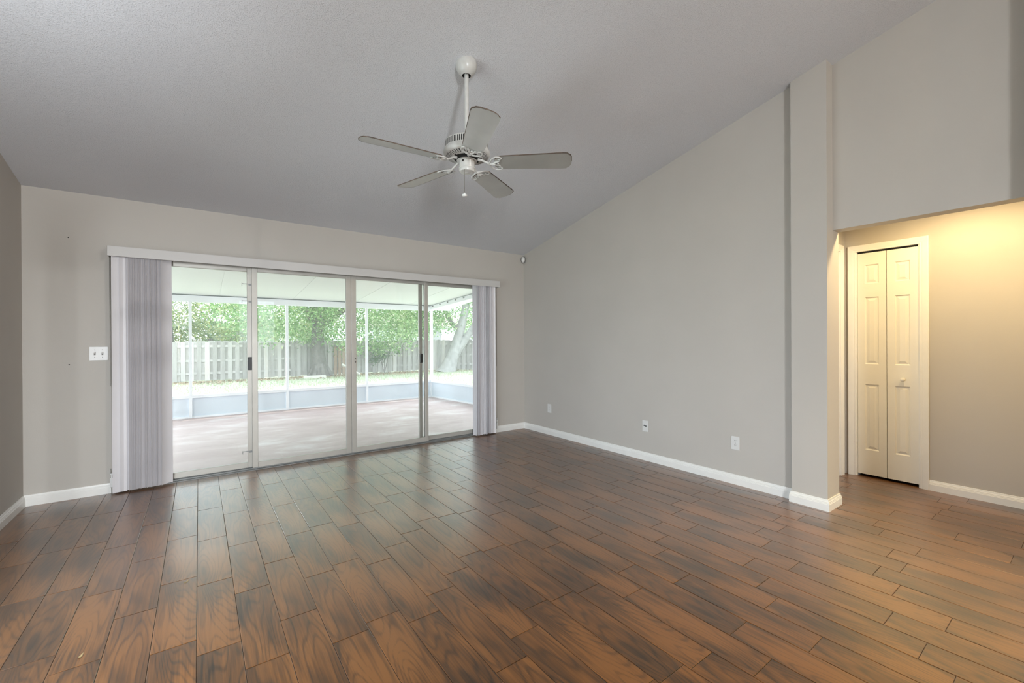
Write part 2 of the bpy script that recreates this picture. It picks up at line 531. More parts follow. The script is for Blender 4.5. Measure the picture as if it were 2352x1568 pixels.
# --- floor: one mesh of plank tiles with grout joints
def build_floor():
    PW, PL, X0 = 0.1515, 0.603, -0.015
    g = 0.0018
    offs = {-4: .66, -3: .52, -2: .813, -1: .43, 0: .31, 1: .115, 2: .355, 11: .163, 12: .329, 14: .325, 15: .43, 16: .57, 20: .042}
    rng = random.Random(7)
    v, f, uv, mi = [], [], [], []
    def clip_add(x0, x1, y0, y1):
        if x1 - x0 < 0.012 or y1 - y0 < 0.012:
            return
        b = len(v)
        e = 0.0016
        t = [rng.uniform(-0.0007, 0.0003) for _ in range(4)]
        outer = [(x0, y0), (x1, y0), (x1, y1), (x0, y1)]
        inner = [(x0 + e, y0 + e), (x1 - e, y0 + e), (x1 - e, y1 - e), (x0 + e, y1 - e)]
        for (x, y) in outer: v.append((x, y, -0.0011))
        for (x, y), dz in zip(inner, t): v.append((x, y, dz))
        cx, cy = x0, y0
        faces = [(4, 5, 6, 7), (0, 1, 5, 4), (1, 2, 6, 5), (2, 3, 7, 6), (3, 0, 4, 7)]
        pts = outer + inner
        for fc in faces:
            f.append(tuple(b + i for i in fc)); mi.append(0)
            uv.extend([(pts[i][0] - cx, pts[i][1] - cy) for i in fc])
    k0, k1 = math.floor((XL - X0) / PW) - 1, math.ceil((XB + 0.05 - X0) / PW) + 1
    for k in range(k0, k1):
        xa, xb = X0 + k * PW + g / 2, X0 + (k + 1) * PW - g / 2
        o = offs.get(k, rng.random() * PL) % PL
        xa, xb = max(xa, XL), min(xb, XB + 0.7)
        if xb - xa < 0.01: continue
        n0 = math.floor((YR - o) / PL) - 1
        ymax = D + 0.03
        for n in range(n0, n0 + 30):
            ya, yb = o + n * PL + g / 2, o + (n + 1) * PL - g / 2
            ya, yb = max(ya, YR), min(yb, ymax)
            if yb - ya > 0.01:
                clip_add(xa, xb, ya, yb)
    b = len(v)
    v.extend([(XL, YR, -0.004), (XB + 0.7, YR, -0.004), (XB + 0.7, D + 0.03, -0.004), (XL, D + 0.03, -0.004)])
    f.append((b, b + 1, b + 2, b + 3)); mi.append(1); uv.extend([(0, 0)] * 4)
    me = bpy.data.meshes.new('floor')
    me.from_pydata(v, [], f)
    me.materials.append(M['floor']); me.materials.append(M['grout'])
    me.polygons.foreach_set('material_index', mi)
    ul = me.uv_layers.new(name='UVMap')
    ul.data.foreach_set('uv', np.array(uv, dtype=np.float32).ravel())
    me.update()
    o = bpy.data.objects.new('floor', me)
    COL.objects.link(o)
    return struct(o, 'brown wood-look plank tile floor running towards the sliding doors', 'floor')
build_floor()

# --- walls
w = MB()
w.box(XL - 0.12, OX0, D, D + 0.14, -0.2, H0)
w.box(OX1, XR + 0.12, D, D + 0.14, -0.2, H0)
w.box(OX0, OX1, D, D + 0.14, OZ, H0)
wall_back = struct(w.build('wall_back', M['wall']), 'greige back wall around the sliding glass doors', 'wall')
def sloped(x0, x1, ya, yb, z0, name, label):
    b = MB()
    poly = [(ya, z0), (yb, z0), (yb, zc(yb)), (ya, zc(ya))]
    b.prism(poly, lambda y, z: (x0, y, z), lambda y, z: (x1, y, z))
    return struct(b.build(name, M['wall']), label, 'wall')
# left wall with an unseen opening added for fill light
b = MB()
LWY0, LWY1, LWZ0, LWZ1 = 0.9, 3.7, 0.25, 2.1
for ya, yb, z0, z1 in ((YR, LWY0, 0, None), (LWY1, D, 0, None), (LWY0, LWY1, LWZ1, None), (LWY0, LWY1, 0, LWZ0)):
    top = (lambda y: zc(y)) if z1 is None else (lambda y, z1=z1: z1)
    b.prism([(ya, z0), (yb, z0), (yb, top(yb)), (ya, top(ya))], lambda y, z: (XL - 0.12, y, z), lambda y, z: (XL, y, z))
struct(b.build('wall_left', M['wall']), 'greige wall at the far end beside the light switch', 'wall')
sloped(XR, XR + 0.117, YP0, D, 0, 'wall_right', 'greige wall with outlets under the sloped ceiling')
sloped(XP, XH2, YP1, YP0, 0, 'wall_pillar', 'square greige pillar between the long wall and the hall opening')
sloped(XP, XH2, -0.03, 0.215, 0, 'wall_pillar_near', 'second greige pillar on the near side of the hall opening')
b = MB()
for ya, yb, z0 in ((0.215, YP1, ZS), (YR, -0.03, 0)):
    b.prism([(ya, z0), (yb, z0), (yb, zc(yb)), (ya, zc(ya))], lambda y, z: (XH, y, z), lambda y, z: (XH2, y, z))
struct(b.build('wall_header', M['wall']), 'greige wall over the hall opening', 'wall')
# rear wall with one window and a narrow opening added for fill light
b = MB()
zt = zc(YR)
b.box(XL - 0.12, XH2, YR - 0.12, YR, 2.42, zt)
b.box(XL - 0.12, -1.06, YR - 0.12, YR, 0, 2.42)
b.box(-0.60, 0.85, YR - 0.12, YR, 0, 2.42)
b.box(-1.06, -0.60, YR - 0.12, YR, 0, 0.3)
b.box(-1.06, -0.60, YR - 0.12, YR, 2.2, 2.42)
b.box(1.80, XH2, YR - 0.12, YR, 0, 2.42)
b.box(0.85, 1.80, YR - 0.12, YR, 0, 1.15)
struct(b.build('wall_rear', M['wall']), 'greige wall behind the viewer with windows', 'wall')
def window(n, horiz, x0, x1, z0, z1, pos, bars):
    root = thing('window_%d' % n, (x0, pos, z0) if horiz else (pos, x0, z0), 'white framed window out of view', 'window', kind='structure')
    fr = MB()
    def bx(a0, a1, c0, c1, t=0.03):
        if horiz: fr.box(a0, a1, pos - t, pos + t, c0, c1)
        else: fr.box(pos - t, pos + t, a0, a1, c0, c1)
    s = 0.05
    bx(x0, x0 + s, z0, z1); bx(x1 - s, x1, z0, z1); bx(x0 + s, x1 - s, z0, z0 + s); bx(x0 + s, x1 - s, z1 - s, z1)
    for i in range(1, bars):
        xx = x0 + (x1 - x0) * i / bars
        bx(xx - 0.02, xx + 0.02, z0 + s, z1 - s)
    fr.build('window_frame', M['trim'], root)
    g = MB()
    if horiz: g.box(x0 + s, x1 - s, pos - 0.003, pos + 0.003, z0 + s, z1 - s)
    else: g.box(pos - 0.003, pos + 0.003, x0 + s, x1 - s, z0 + s, z1 - s)
    g.build('window_pane', M['glass'], root)
window(2, False, LWY0, LWY1, LWZ0, LWZ1, XL - 0.06, 3)  # unseen window added to hold the side fill light
window(3, True, 0.85, 1.80, 1.15, 2.42, YR - 0.06, 2)
window(4, True, -1.06, -0.60, 0.3, 2.2, YR - 0.09, 1)  # narrow unseen window added to hold the rear fill light

# --- ceiling slab following the slope
b = MB()
ya, yb = YR - 0.12, D + 0.14
b.prism([(ya, zc(ya)), (yb, zc(yb)), (yb, zc(yb) + 0.2), (ya, zc(ya) + 0.2)], lambda y, z: (XL - 0.12, y, z), lambda y, z: (XH2, y, z))
struct(b.build('ceiling', M['ceiling']), 'grey textured ceiling sloping up from the back wall', 'ceiling')

# --- hall: door wall, end wall, ceiling, closet
CY0, CY1, CZ = 0.905, 1.335, 2.04
b = MB()
b.box(XB, XB + 0.11, YR, CY0, 0, HALL_H)
b.box(XB, XB + 0.11, CY1, YE + 0.11, 0, HALL_H)
b.box(XB, XB + 0.11, CY0, CY1, CZ, HALL_H)
struct(b.build('wall_hall', M['wall']), 'warmly lit hall wall around the bifold closet door', 'wall')
b = MB()
EX0, EX1 = 3.99, 4.72
b.box(XH2, EX0, YE, YE + 0.11, 0, HALL_H)
b.box(EX1, XB, YE, YE + 0.11, 0, HALL_H)
b.box(EX0, EX1, YE, YE + 0.11, 2.035, HALL_H)
struct(b.build('wall_hall_end', M['wall']), 'end wall of the hall beside the closet door', 'wall')
struct(box_obj('wall_hall_rear', M['wall'], None, XH2, XB, YR - 0.11, YR, 0, HALL_H), 'rear wall of the hall out of sight', 'wall')
struct(box_obj('ceiling_hall', M['ceiling'], None, XH2, XB + 0.11, YR - 0.11, YE + 0.11, HALL_H, HALL_H + 0.1), 'flat ceiling of the hall', 'ceiling')
b = MB()
b.box(XB + 0.62, XB + 0.66, CY0 - 0.1, CY1 + 0.1, 0, HALL_H)
b.box(XB + 0.11, XB + 0.62, CY0 - 0.14, CY0 - 0.1, 0, HALL_H)
b.box(XB + 0.11, XB + 0.62, CY1 + 0.1, CY1 + 0.14, 0, HALL_H)
b.box(XB + 0.11, XB + 0.62, CY0 - 0.1, CY1 + 0.1, HALL_H - 0.04, HALL_H)
struct(b.build('wall_closet', M['dark_hole']), 'dark inside of the closet behind the bifold door', 'wall')  # the closet's darkness is put into its near-black colour

# --- baseboards: moulded profile run along segments (thickness outwards n, height z)
PROFILE = [(0.0, 0.0), (0.0145, 0.0), (0.0145, 0.050), (0.0125, 0.053), (0.0125, 0.058), (0.0105, 0.061), (0.0105, 0.066), (0.0070, 0.072), (0.0055, 0.083), (0.0, 0.083)]
def baseboard(name, p0, p1, n, m0, m1, label, parent_mb=None):
    """p0->p1 along the wall face, n = direction into the room, m0/m1 = mitre slope at each end (+1 lengthens with thickness)"""
    p0, p1, n = Vector((*p0, 0)), Vector((*p1, 0)), Vector((*n, 0))
    d = (p1 - p0).normalized()
    b = parent_mb or MB()
    b.prism(PROFILE, lambda t, z: tuple(p0 + n * t - d * t * m0 + Vector((0, 0, z))), lambda t, z: tuple(p1 + n * t + d * t * m1 + Vector((0, 0, z))))
    if parent_mb is None:
        return struct(b.build(name, M['trim']), label, 'baseboard')
baseboard('baseboard_back_left', (XL, D), (-0.592, D), (0, -1), -1, 0, 'white baseboard under the light switch')
baseboard('baseboard_back_right', (3.225, D), (XR, D), (0, -1), 0, -1, 'short white baseboard between the blinds and the corner')
baseboard('baseboard_left', (XL, YR), (XL, D), (1, 0), -1, -1, 'white baseboard on the wall left of the switch')
baseboard('baseboard_right', (XR, D), (XR, YP0), (-1, 0), -1, -1, 'long white baseboard under the wall outlets')
b = MB()
baseboard('', (XR, YP0), (XP, YP0), (0, 1), -1, 1, '', b)
baseboard('', (XP, YP0), (XP, YP1), (-1, 0), 1, 1, '', b)
baseboard('', (XP, YP1), (XH2, YP1), (0, -1), 1, 1, '', b)
baseboard('', (XH2, YP1), (XH2, YP0), (1, 0), 1, 0, '', b)
struct(b.build('baseboard_pillar', M['trim']), 'white baseboard wrapped around the pillar foot', 'baseboard')
b = MB()
baseboard('', (XH2, 0.215), (XP, 0.215), (0, 1), 1, 1, '', b)
baseboard('', (XP, 0.215), (XP, -0.03), (-1, 0), 1, 1, '', b)
struct(b.build('baseboard_pillar_near', M['trim']), 'white baseboard around the near pillar', 'baseboard')
baseboard('baseboard_hall', (XB, 0.851), (XB, YR), (-1, 0), 0, -1, 'cream lit white baseboard in the hall beside the closet')

# --- door casings (moulded) and doors of the hall
CAS = [(0.0, 0.0), (0.0, 0.010), (0.006, 0.0115), (0.012, 0.0105), (0.020, 0.013), (0.040, 0.0165), (0.052, 0.0185), (0.057, 0.0165), (0.057, 0.0)]   # (distance from opening, thickness)
def casing(mb, o0, o1, zt, place):
    """o0<o1 opening along the wall, place(along, thickness, z)"""
    mb.prism(CAS, lambda c, t: place(o0 - c, t, 0), lambda c, t: place(o0 - c, t, zt + c))
    mb.prism(CAS, lambda c, t: place(o1 + c, t, 0), lambda c, t: place(o1 + c, t, zt + c))
    mb.prism(CAS, lambda c, t: place(o0 - c, t, zt + c), lambda c, t: place(o1 + c, t, zt + c))
d2 = thing('door_2', (XB, 1.12, 0), 'white six-panel bifold closet door in the warmly lit hall', 'door', kind='structure')
mb = MB()
casing(mb, CY0, CY1, CZ - 0.012, lambda a, t, z: (XB - t, a, z))
mb.box(XB, XB + 0.11, CY0 - 0.001, CY0 + 0.008, 0, CZ); mb.box(XB, XB + 0.11, CY1 - 0.008, CY1 + 0.001, 0, CZ); mb.box(XB, XB + 0.11, CY0, CY1, CZ - 0.012, CZ + 0.002)
mb.build('door_casing', M['warm_trim'], d2)
def panel_door_leaf(mb, a0, a1, z0, z1, xf, th, panels, place):
    """slab with raised panels on its front face; place(a, depth, z), depth 0 = front, positive = back"""
    st = 0.052
    zs = [z0]
    # frame: back slab, stiles and rails standing proud
    mb.box(*place(a0, a1, 0.010, th, z0, z1))
    mb.box(*place(a0, a0 + st, 0.0, 0.010, z0, z1)); mb.box(*place(a1 - st, a1, 0.0, 0.010, z0, z1))
    prev = z0
    for (p0, p1) in panels:
        mb.box(*place(a0 + st, a1 - st, 0.0, 0.010, prev, p0))
        prev = p1
    mb.box(*place(a0 + st, a1 - st, 0.0, 0.010, prev, z1))
def raised(mb, a0, a1, z0, z1, pt):
    """pt(a, depth, z): sloped moulding down into the recess, then a raised field"""
    rings = [(0.0, 0.0), (0.008, 0.009), (0.013, 0.009), (0.032, 0.002)]
    n = []
    for ins, dep in rings:
        n.append([pt(a0 + ins, dep, z0 + ins), pt(a1 - ins, dep, z0 + ins), pt(a1 - ins, dep, z1 - ins), pt(a0 + ins, dep, z1 - ins)])
    vv = [p for r in n for p in r]
    ff = []
    for i in range(len(rings) - 1):
        for k in range(4):
            k2 = (k + 1) % 4
            ff.append((i * 4 + k, i * 4 + k2, (i + 1) * 4 + k2, (i + 1) * 4 + k))
    e = (len(rings) - 1) * 4
    ff.append((e, e + 1, e + 2, e + 3))
    mb.add(vv, ff)
XD = XB + 0.012
pans = [(0.245, 0.835), (1.015, 1.615), (1.735, 1.905)]
for i, (a0, a1) in enumerate(((CY0 + 0.010, 1.1185), (1.1225, CY1 - 0.010))):
    mb = MB()
    panel_door_leaf(mb, a0, a1, 0.024, 2.012, XD, 0.03, pans, lambda p, q, d0, d1, z0, z1: (XD + d0, XD + d1, p, q, z0, z1))
    for p0, p1 in pans:
        raised(mb, a0 + 0.052, a1 - 0.052, p0, p1, lambda a, d, z: (XD + d, a, z))
    lf = mb.build('door_leaf', M['door_white'], d2, recalc=False)
    if i == 0:
        k = MB().lathe([(0.0, -0.036), (0.010, -0.0355), (0.016, -0.031), (0.0175, -0.025), (0.015, -0.019), (0.008, -0.014), (0.008, -0.004), (0.014, 0.0)], (XD, 1.012, 0.893), 20, axis='x').build('door_knob', M['door_white'], lf, smooth=True)
MB().box(XD + 0.002, XD + 0.02, CY0 + 0.012, CY1 - 0.012, 2.016, 2.026).build('top_gap_shade', M['dark_hole'], d2)  # near-black colour stands for the shade in the gap over the leaves
d3 = thing('door_3', (4.35, YE, 0), 'white door casing at the end of the hall beside the closet', 'door', kind='structure')
mb = MB()
casing(mb, EX0, EX1, 2.035, lambda a, t, z: (a, YE - t, z))
mb.build('door_casing', M['warm_trim'], d3)
mb = MB()
mb.box(EX0 + 0.004, EX1 - 0.004, YE + 0.03, YE + 0.065, 0.01, 2.03)
for p0, p1 in ((0.2, 0.83), (1.0, 1.62), (1.73, 1.92)):
    for q0, q1 in ((EX0 + 0.10, 4.32), (4.40, EX1 - 0.10)):
        raised(mb, q0, q1, p0, p1, lambda a, d, z: (a, YE + 0.026 + d, z))
mb.build('door_leaf', M['door_white'], d3, recalc=False)
mb = MB().box(EX1 - 0.012, EX1, YE, YE + 0.11, 0, 2.035).box(EX0, EX0 + 0.012, YE, YE + 0.11, 0, 2.035)
mb.build('door_jamb', M['warm_trim'], d3)

# ------------------------------------------------------------------ sliding glass door
d1 = thing('door_1', ((OX0 + OX1) / 2, D, 0), 'four-panel aluminium sliding glass door to the screened patio', 'sliding door', kind='structure')
fr = MB()
fr.box(OX0, OX0 + 0.03, D + 0.015, D + 0.125, 0, OZ); fr.box(OX1 - 0.03, OX1, D + 0.015, D + 0.125, 0, OZ)
fr.box(OX0, OX1, D + 0.015, D + 0.125, 1.985, OZ)
fr.build('door_frame', M['aluminium'], d1, bevel=0.002)
sl = MB()
sl.box(OX0, OX1, D + 0.004, D + 0.135, -0.03, 0.006)
for yy in (D + 0.040, D + 0.082):
    sl.box(OX0 + 0.03, OX1 - 0.03, yy - 0.003, yy + 0.003, 0.006, 0.016)
sl.build('sill_track', M['aluminium_dark'], d1)
def slide_panel(x0, x1, yc, sl_w, sr_w, z0=0.018, z1=1.984):
    p = MB()
    t = 0.016
    p.box(x0, x0 + sl_w, yc - t, yc + t, z0, z1); p.box(x1 - sr_w, x1, yc - t, yc + t, z0, z1)
    p.box(x0 + sl_w, x1 - sr_w, yc - t, yc + t, z0, z0 + 0.052); p.box(x0 + sl_w, x1 - sr_w, yc - t, yc + t, z1 - 0.062, z1)
    pn = p.build('sliding_panel', M['aluminium'], d1, bevel=0.0025)
    MB().box(x0 + sl_w - 0.006, x1 - sr_w + 0.006, yc - 0.003, yc + 0.003, z0 + 0.046, z1 - 0.056).build('glass_pane', M['glass'], pn)
    return pn
YF, YB = D + 0.040, D + 0.082
pn1 = slide_panel(OX0 + 0.03, 0.437, YB, 0.05, 0.058)
pn2 = slide_panel(0.415, 1.351, YF, 0.048, 0.054)
pn3 = slide_panel(1.353, 2.264, YF, 0.052, 0.044)
pn4 = slide_panel(2.165, OX1 - 0.03, YB, 0.040, 0.05)
def latch(pn, x, y, z, w=0.036, h=0.115):
    q = MB().box(x - w / 2, x + w / 2, y - 0.022, y, z - h / 2, z + h / 2)
    o = q.build('latch', M['black_plastic'], pn, bevel=0.004)
    tag(o, 'black latch')
    MB().box(x - 0.005, x + 0.005, y - 0.0255, y - 0.0215, z - 0.018, z + 0.018).build('latch_lever', M['aluminium_dark'], o) if False else None
latch(pn1, 0.404, YB - 0.016, 1.03, 0.042, 0.125)
latch(pn4, 2.185, YB - 0.016, 1.03, 0.036, 0.11)
for zz in (1.80, 1.635, 0.175):                                       # small security hooks on the left panel's stile
    q = MB().box(0.335, 0.415, YB - 0.021, YB - 0.016, zz, zz + 0.006).box(0.335, 0.339, YB - 0.021, YB - 0.016, zz - 0.02, zz + 0.012)
    q.box(0.392, 0.425, YB - 0.024, YB - 0.016, zz - 0.012, zz + 0.0)
    q.build('hook', M['aluminium_dark'], pn1)
for pn, xx in ((pn2, 1.322), (pn3, 1.382)):                           # flush pulls on the meeting stiles
    q = MB().box(xx - 0.011, xx + 0.011, YF - 0.019, YF - 0.016, 1.03, 1.15)
    q.build('flush_pull', M['aluminium'], pn, bevel=0.002)
q = MB()
for zz in (1.048, 1.012):
    q.lathe([(0.0, -0.0215), (0.006, -0.0205), (0.0065, -0.016)], (1.393, YF, zz), 12, axis='y')
q.build('lock', M['black_plastic'], pn3)

# ------------------------------------------------------------------ vertical blind
vb = thing('vertical_blind', (1.32, D - 0.05, 0), 'vertical blind with white valance, vanes drawn to both sides of the glass doors', 'blind')
q = MB()
q.box(-0.597, 3.245, D - 0.105, D - 0.098, 1.945, 2.028)
q.box(-0.597, -0.591, D - 0.098, D - 0.001, 1.945, 2.028); q.box(3.239, 3.245, D - 0.098, D - 0.001, 1.945, 2.028)
q.box(-0.591, 3.239, D - 0.098, D - 0.001, 2.022, 2.028)
q.build('valance', M['valance'], vb, bevel=0.003)
MB().box(-0.585, 3.232, D - 0.075, D - 0.035, 1.975, 2.015).build('headrail', M['aluminium'], vb)
rng = random.Random(3)
def vane(x, ang, z0=0.022, w=0.089, curve=0.006, yc=None):
    yc = D - 0.055 if yc is None else yc
    pts = []
    for i in range(7):
        t = i / 6 - 0.5
        a, c = t * w, curve * (1 - (2 * t) ** 2)
        pts.append((x + a * math.cos(ang) - c * math.sin(ang), yc + a * math.sin(ang) + c * math.cos(ang)))
    nx, ny = -math.sin(ang) * 0.0008, math.cos(ang) * 0.0008
    poly = pts + [(px + nx, py + ny) for px, py in pts[::-1]]
    q = MB().prism(poly, lambda a, c: (a, c, z0), lambda a, c: (a, c, 1.962))
    return q.build('vane', M['vane'], vb)
# left stack: one flat vane outermost, then a tight fan
vane(-0.532, R(12), 0.014, yc=D - 0.078)
vane(-0.486, R(20), 0.016, yc=D - 0.066)
n = 21
for i in range(n):
    x = -0.440 + (0.213) * i / (n - 1) + rng.uniform(-0.003, 0.003)
    vane(x, R(42 + rng.uniform(-6, 6)), 0.016 + rng.uniform(0, 0.004), curve=0.007)
# right stack
for i in range(13):
    x = 2.875 + 0.225 * i / 12 + rng.uniform(-0.005, 0.005)
    vane(x, R((-80 if i < 3 or 8 <= i < 11 else -52) + rng.uniform(-6, 6)) if i < 12 else R(-40), 0.016 + rng.uniform(0, 0.006))
vane(3.140, R(-14), 0.012, yc=D - 0.07)
for xx, z0, zt in ((-0.588, 0.885, 0.215), (3.232, 0.895, 0.20)):
    q = MB().tube([(xx - 0.003, D - 0.035, 1.95), (xx - 0.003, D - 0.034, z0)], 0.0016, 6).tube([(xx + 0.004, D - 0.03, 1.95), (xx + 0.004, D - 0.03, 0.2)], 0.0009, 6)
    q.build('pull_cord', M['cord'], vb)
    q = MB()
    q.box(xx - 0.010, xx - 0.005, D - 0.036, D - 0.024, 0.165, 0.205).box(xx + 0.006, xx + 0.011, D - 0.036, D - 0.024, 0.165, 0.205)
    q.box(xx - 0.010, xx + 0.011, D - 0.036, D - 0.024, 0.155, 0.168).box(xx - 0.003, xx + 0.004, D - 0.036, D - 0.024, 0.13, 0.156)
    q.box(xx - 0.010, xx + 0.011, D - 0.040, D - 0.016, 0.055, 0.132)
    q.build('cord_tensioner', M['white_plastic'], vb, bevel=0.002)

# ------------------------------------------------------------------ switch, outlets, sensor
sw = thing('light_switch', (-0.6635, D, 1.153), 'white two-toggle light switch plate on the wall beside the blind', 'light switch')
MB().box(-0.721, -0.606, D - 0.007, D, 1.096, 1.210).build('switch_plate', M['white_plastic'], sw, bevel=0.003)
for xx in (-0.6865, -0.6405):
    MB().box(xx - 0.0055, xx + 0.0055, D - 0.0082, D - 0.006, 1.141, 1.165).build('toggle_slot', M['grey_mark'], sw)
    MB().prism([(1.149, 0.0), (1.163, 0.0), (1.169, 0.012), (1.161, 0.013)], lambda z, t: (xx - 0.0042, D - 0.007 - t, z), lambda z, t: (xx + 0.0042, D - 0.007 - t, z)).build('toggle', M['white_plastic'], sw)
    for zz in (1.183, 1.123):
        MB().lathe([(0.0, -0.0085), (0.0026, -0.008), (0.003, -0.0065)], (xx, D, zz), 10, axis='y').build('screw', M['grey_mark'], sw)

def wall_plate(name, y, z, label, cat, group=None, w=0.072, h=0.115):
    r = thing(name, (XR, y, z), label, cat, group)
    MB().box(XR - 0.006, XR, y - w / 2, y + w / 2, z - h / 2, z + h / 2).build('cover_plate', M['white_plastic'], r, bevel=0.003)
    return r
def outlet(y, z, label):
    r = wall_plate('wall_outlet', y, z, label, 'outlet', 'outlets on the long wall')
    for dz in (0.0195, -0.0195):
        q = MB()
        poly = [(0.0165 * math.cos(t), max(-0.0125, min(0.0125, 0.0175 * math.sin(t)))) for t in [2 * math.pi * k / 20 for k in range(20)]]
        q.prism(poly, lambda a, c: (XR - 0.0058, y + a, z + dz + c), lambda a, c: (XR - 0.0082, y + a, z + dz + c))
        rc = q.build('receptacle', M['white_plastic'], r)
        q = MB()
        q.box(XR - 0.0086, XR - 0.0080, y - 0.0078, y - 0.0052, z + dz - 0.001, z + dz + 0.008)
        q.box(XR - 0.0086, XR - 0.0080, y + 0.0052, y + 0.0078, z + dz - 0.001, z + dz + 0.007)
        q.box(XR - 0.0086, XR - 0.0080, y - 0.0024, y + 0.0024, z + dz - 0.009, z + dz - 0.005)
        q.build('slot', M['grey_mark'], rc)
    MB().lathe([(0.0, -0.0078), (0.003, -0.0072), (0.0034, -0.0055)], (XR, y, z), 10, axis='x').build('screw', M['grey_mark'], r)
    return r
def copy_tree(o, parent=None):
    c = o.copy()
    COL.objects.link(c)
    if parent is not None:
        c.parent = parent
    for ch in [x for x in bpy.data.objects if x.parent == o]:
        copy_tree(ch, c)
    return c
out1 = outlet(1.866, 0.353, 'white duplex outlet on the long wall nearest the pillar')
out2 = copy_tree(out1)
out2.location = (XR, 4.291, 0.345)
out2['label'] = 'white duplex outlet on the long wall nearest the room corner'
jk = wall_plate('jack_plate', 2.789, 0.353, 'white cable jack plate with two dark ports midway along the wall', 'wall jack')
for yy, zz in ((2.801, 0.357), (2.780, 0.353)):
    MB().lathe([(0.0, -0.0085), (0.0060, -0.0085), (0.0072, -0.0055)], (XR, yy, zz), 14, axis='x').build('port', M['black_plastic'], jk)

sn = thing('motion_sensor', (3.697, 4.806, 2.375), 'small oval white motion sensor high in the corner under the ceiling', 'motion sensor')
qd = Vector((-0.7071, -0.7071, 0)); sd = Vector((0.7071, -0.7071, 0)); ct = Vector((3.687, 4.798, 2.372))
def dome(mb, rw, rh, depth, base, mi=0):
    rings = 6; segs = 24
    v = []; f = []
    for i in range(rings + 1):
        t = i / rings * math.pi / 2
        for k in range(segs):
            a = 2 * math.pi * k / segs
            p = ct + sd * (rw * math.cos(t) * math.cos(a)) + Vector((0, 0, rh * math.cos(t) * math.sin(a) * (1.0 if math.sin(a) > 0 else 1.25))) + qd * (base + depth * math.sin(t))
            v.append(tuple(p))
    for i in range(rings):
        for k in range(segs):
            k2 = (k + 1) % segs
            f.append((i * segs + k, i * segs + k2, (i + 1) * segs + k2, (i + 1) * segs + k))
    mb.add(v, f, mi)
q = MB(); dome(q, 0.034, 0.044, 0.016, 0.0); q.build('sensor_body', M['grey_mark'], sn, smooth=True)
q = MB(); dome(q, 0.026, 0.036, 0.024, 0.004); q.build('sensor_lens', M['white_plastic'], sn, smooth=True)

# small nail holes left in the walls
q = MB()
for xx, zz in ((-0.835, 2.078), (-0.835, 1.069)):
    q.lathe([(0.0, -0.0012), (0.0045, -0.0010), (0.0045, 0.0)], (xx, D, zz), 8, axis='y')
q.build('nail_hole', M['dark_hole'], wall_back)

# ------------------------------------------------------------------ ceiling fan
FX, FY = 1.376, 2.370
fz = zc(FY)
fan = thing('ceiling_fan', (FX, FY, fz), 'white five-blade ceiling fan with worn brown blade edges hanging on a rod', 'ceiling fan')
nrm = Vector((0, -SL, -1)).normalized()
q = MB()
q.lathe([(0.0, 0.055), (0.055, 0.050), (0.063, 0.030), (0.0665, 0.010), (0.0665, -0.008), (0.062, -0.028), (0.052, -0.046), (0.040, -0.058), (0.032, -0.064), (0.028, -0.066), (0.023, -0.055), (0.0, -0.045)], (FX, FY, fz - 0.008), 40, mfun=lambda i, k: 1 if i >= 9 else 0)
q.v = [(x, y, min(z, zc(y) + 0.002)) for x, y, z in q.v]
q.build('canopy', [M['fan_white'], M['dark_hole']], fan, smooth=True)
MB().lathe([(0.0135, fz - 0.062), (0.0135, 2.49)], (FX, FY, 0), 20).lathe([(0.0, 2.548), (0.022, 2.548), (0.027, 2.540), (0.027, 2.512), (0.03, 2.505)], (FX, FY, 0), 24).build('downrod', M['fan_white'], fan, smooth=True)
S = 144
prof = [(0.0, 2.520), (0.030, 2.520), (0.075, 2.517), (0.115, 2.508), (0.132, 2.497), (0.136, 2.488), (0.137, 2.452), (0.138, 2.446), (0.143, 2.440), (0.146, 2.432), (0.146, 2.420), (0.140, 2.408), (0.132, 2.404), (0.100, 2.396), (0.094, 2.395), (0.084, 2.394), (0.066, 2.392), (0.064, 2.380), (0.0, 2.379)]
def mfan(i, k):
    if i == 5: return 1 if (k % 2 == 0) else 0
    if i == 12: return 1 if (k % 3 == 0) else 0
    if i == 14: return 1 if (k % 18 in (1, 2, 3, 4, 9)) else 0
    if i in (15, 16): return 1
    return 0
q = MB().lathe(prof, (FX, FY, 0), S, mfun=mfan)
q.build('motor_housing', [M['fan_white'], M['dark_hole']], fan, smooth=True)
q = MB().lathe([(0.0, 2.386), (0.045, 2.386), (0.049, 2.382), (0.049, 2.338), (0.0515, 2.336), (0.0515, 2.330), (0.049, 2.328), (0.0495, 2.318), (0.046, 2.310), (0.036, 2.306), (0.030, 2.307), (0.012, 2.305), (0.008, 2.303), (0.0, 2.303)], (FX, FY, 0), 40)
sh = q.build('switch_housing', M['fan_white'], fan, smooth=True)
ca = math.atan2(-FY, -FX) - R(14)
hx, hy = FX + 0.0488 * math.cos(ca + R(-14)), FY + 0.0488 * math.sin(ca + R(-14))
MB().lathe([(0.0, -0.004), (0.007, -0.003), (0.007, 0.004), (0.0, 0.005)], (hx, hy, 2.366), 12, axis='y').build('chain_hole', M['dark_hole'], sh)
pc = MB().tube([(hx - 0.004, hy - 0.004, 2.366), (1.343, 2.340, 2.355), (1.3385, 2.335, 2.16)], 0.0013, 6).build('pull_chain', M['cord'], fan)
MB().lathe([(0.0, 2.162), (0.004, 2.161), (0.006, 2.155), (0.014, 2.152), (0.0165, 2.146), (0.014, 2.140), (0.009, 2.138), (0.0, 2.137)], (1.3385, 2.335, 0), 16).build('chain_fob', M['white_plastic'], pc, smooth=True)

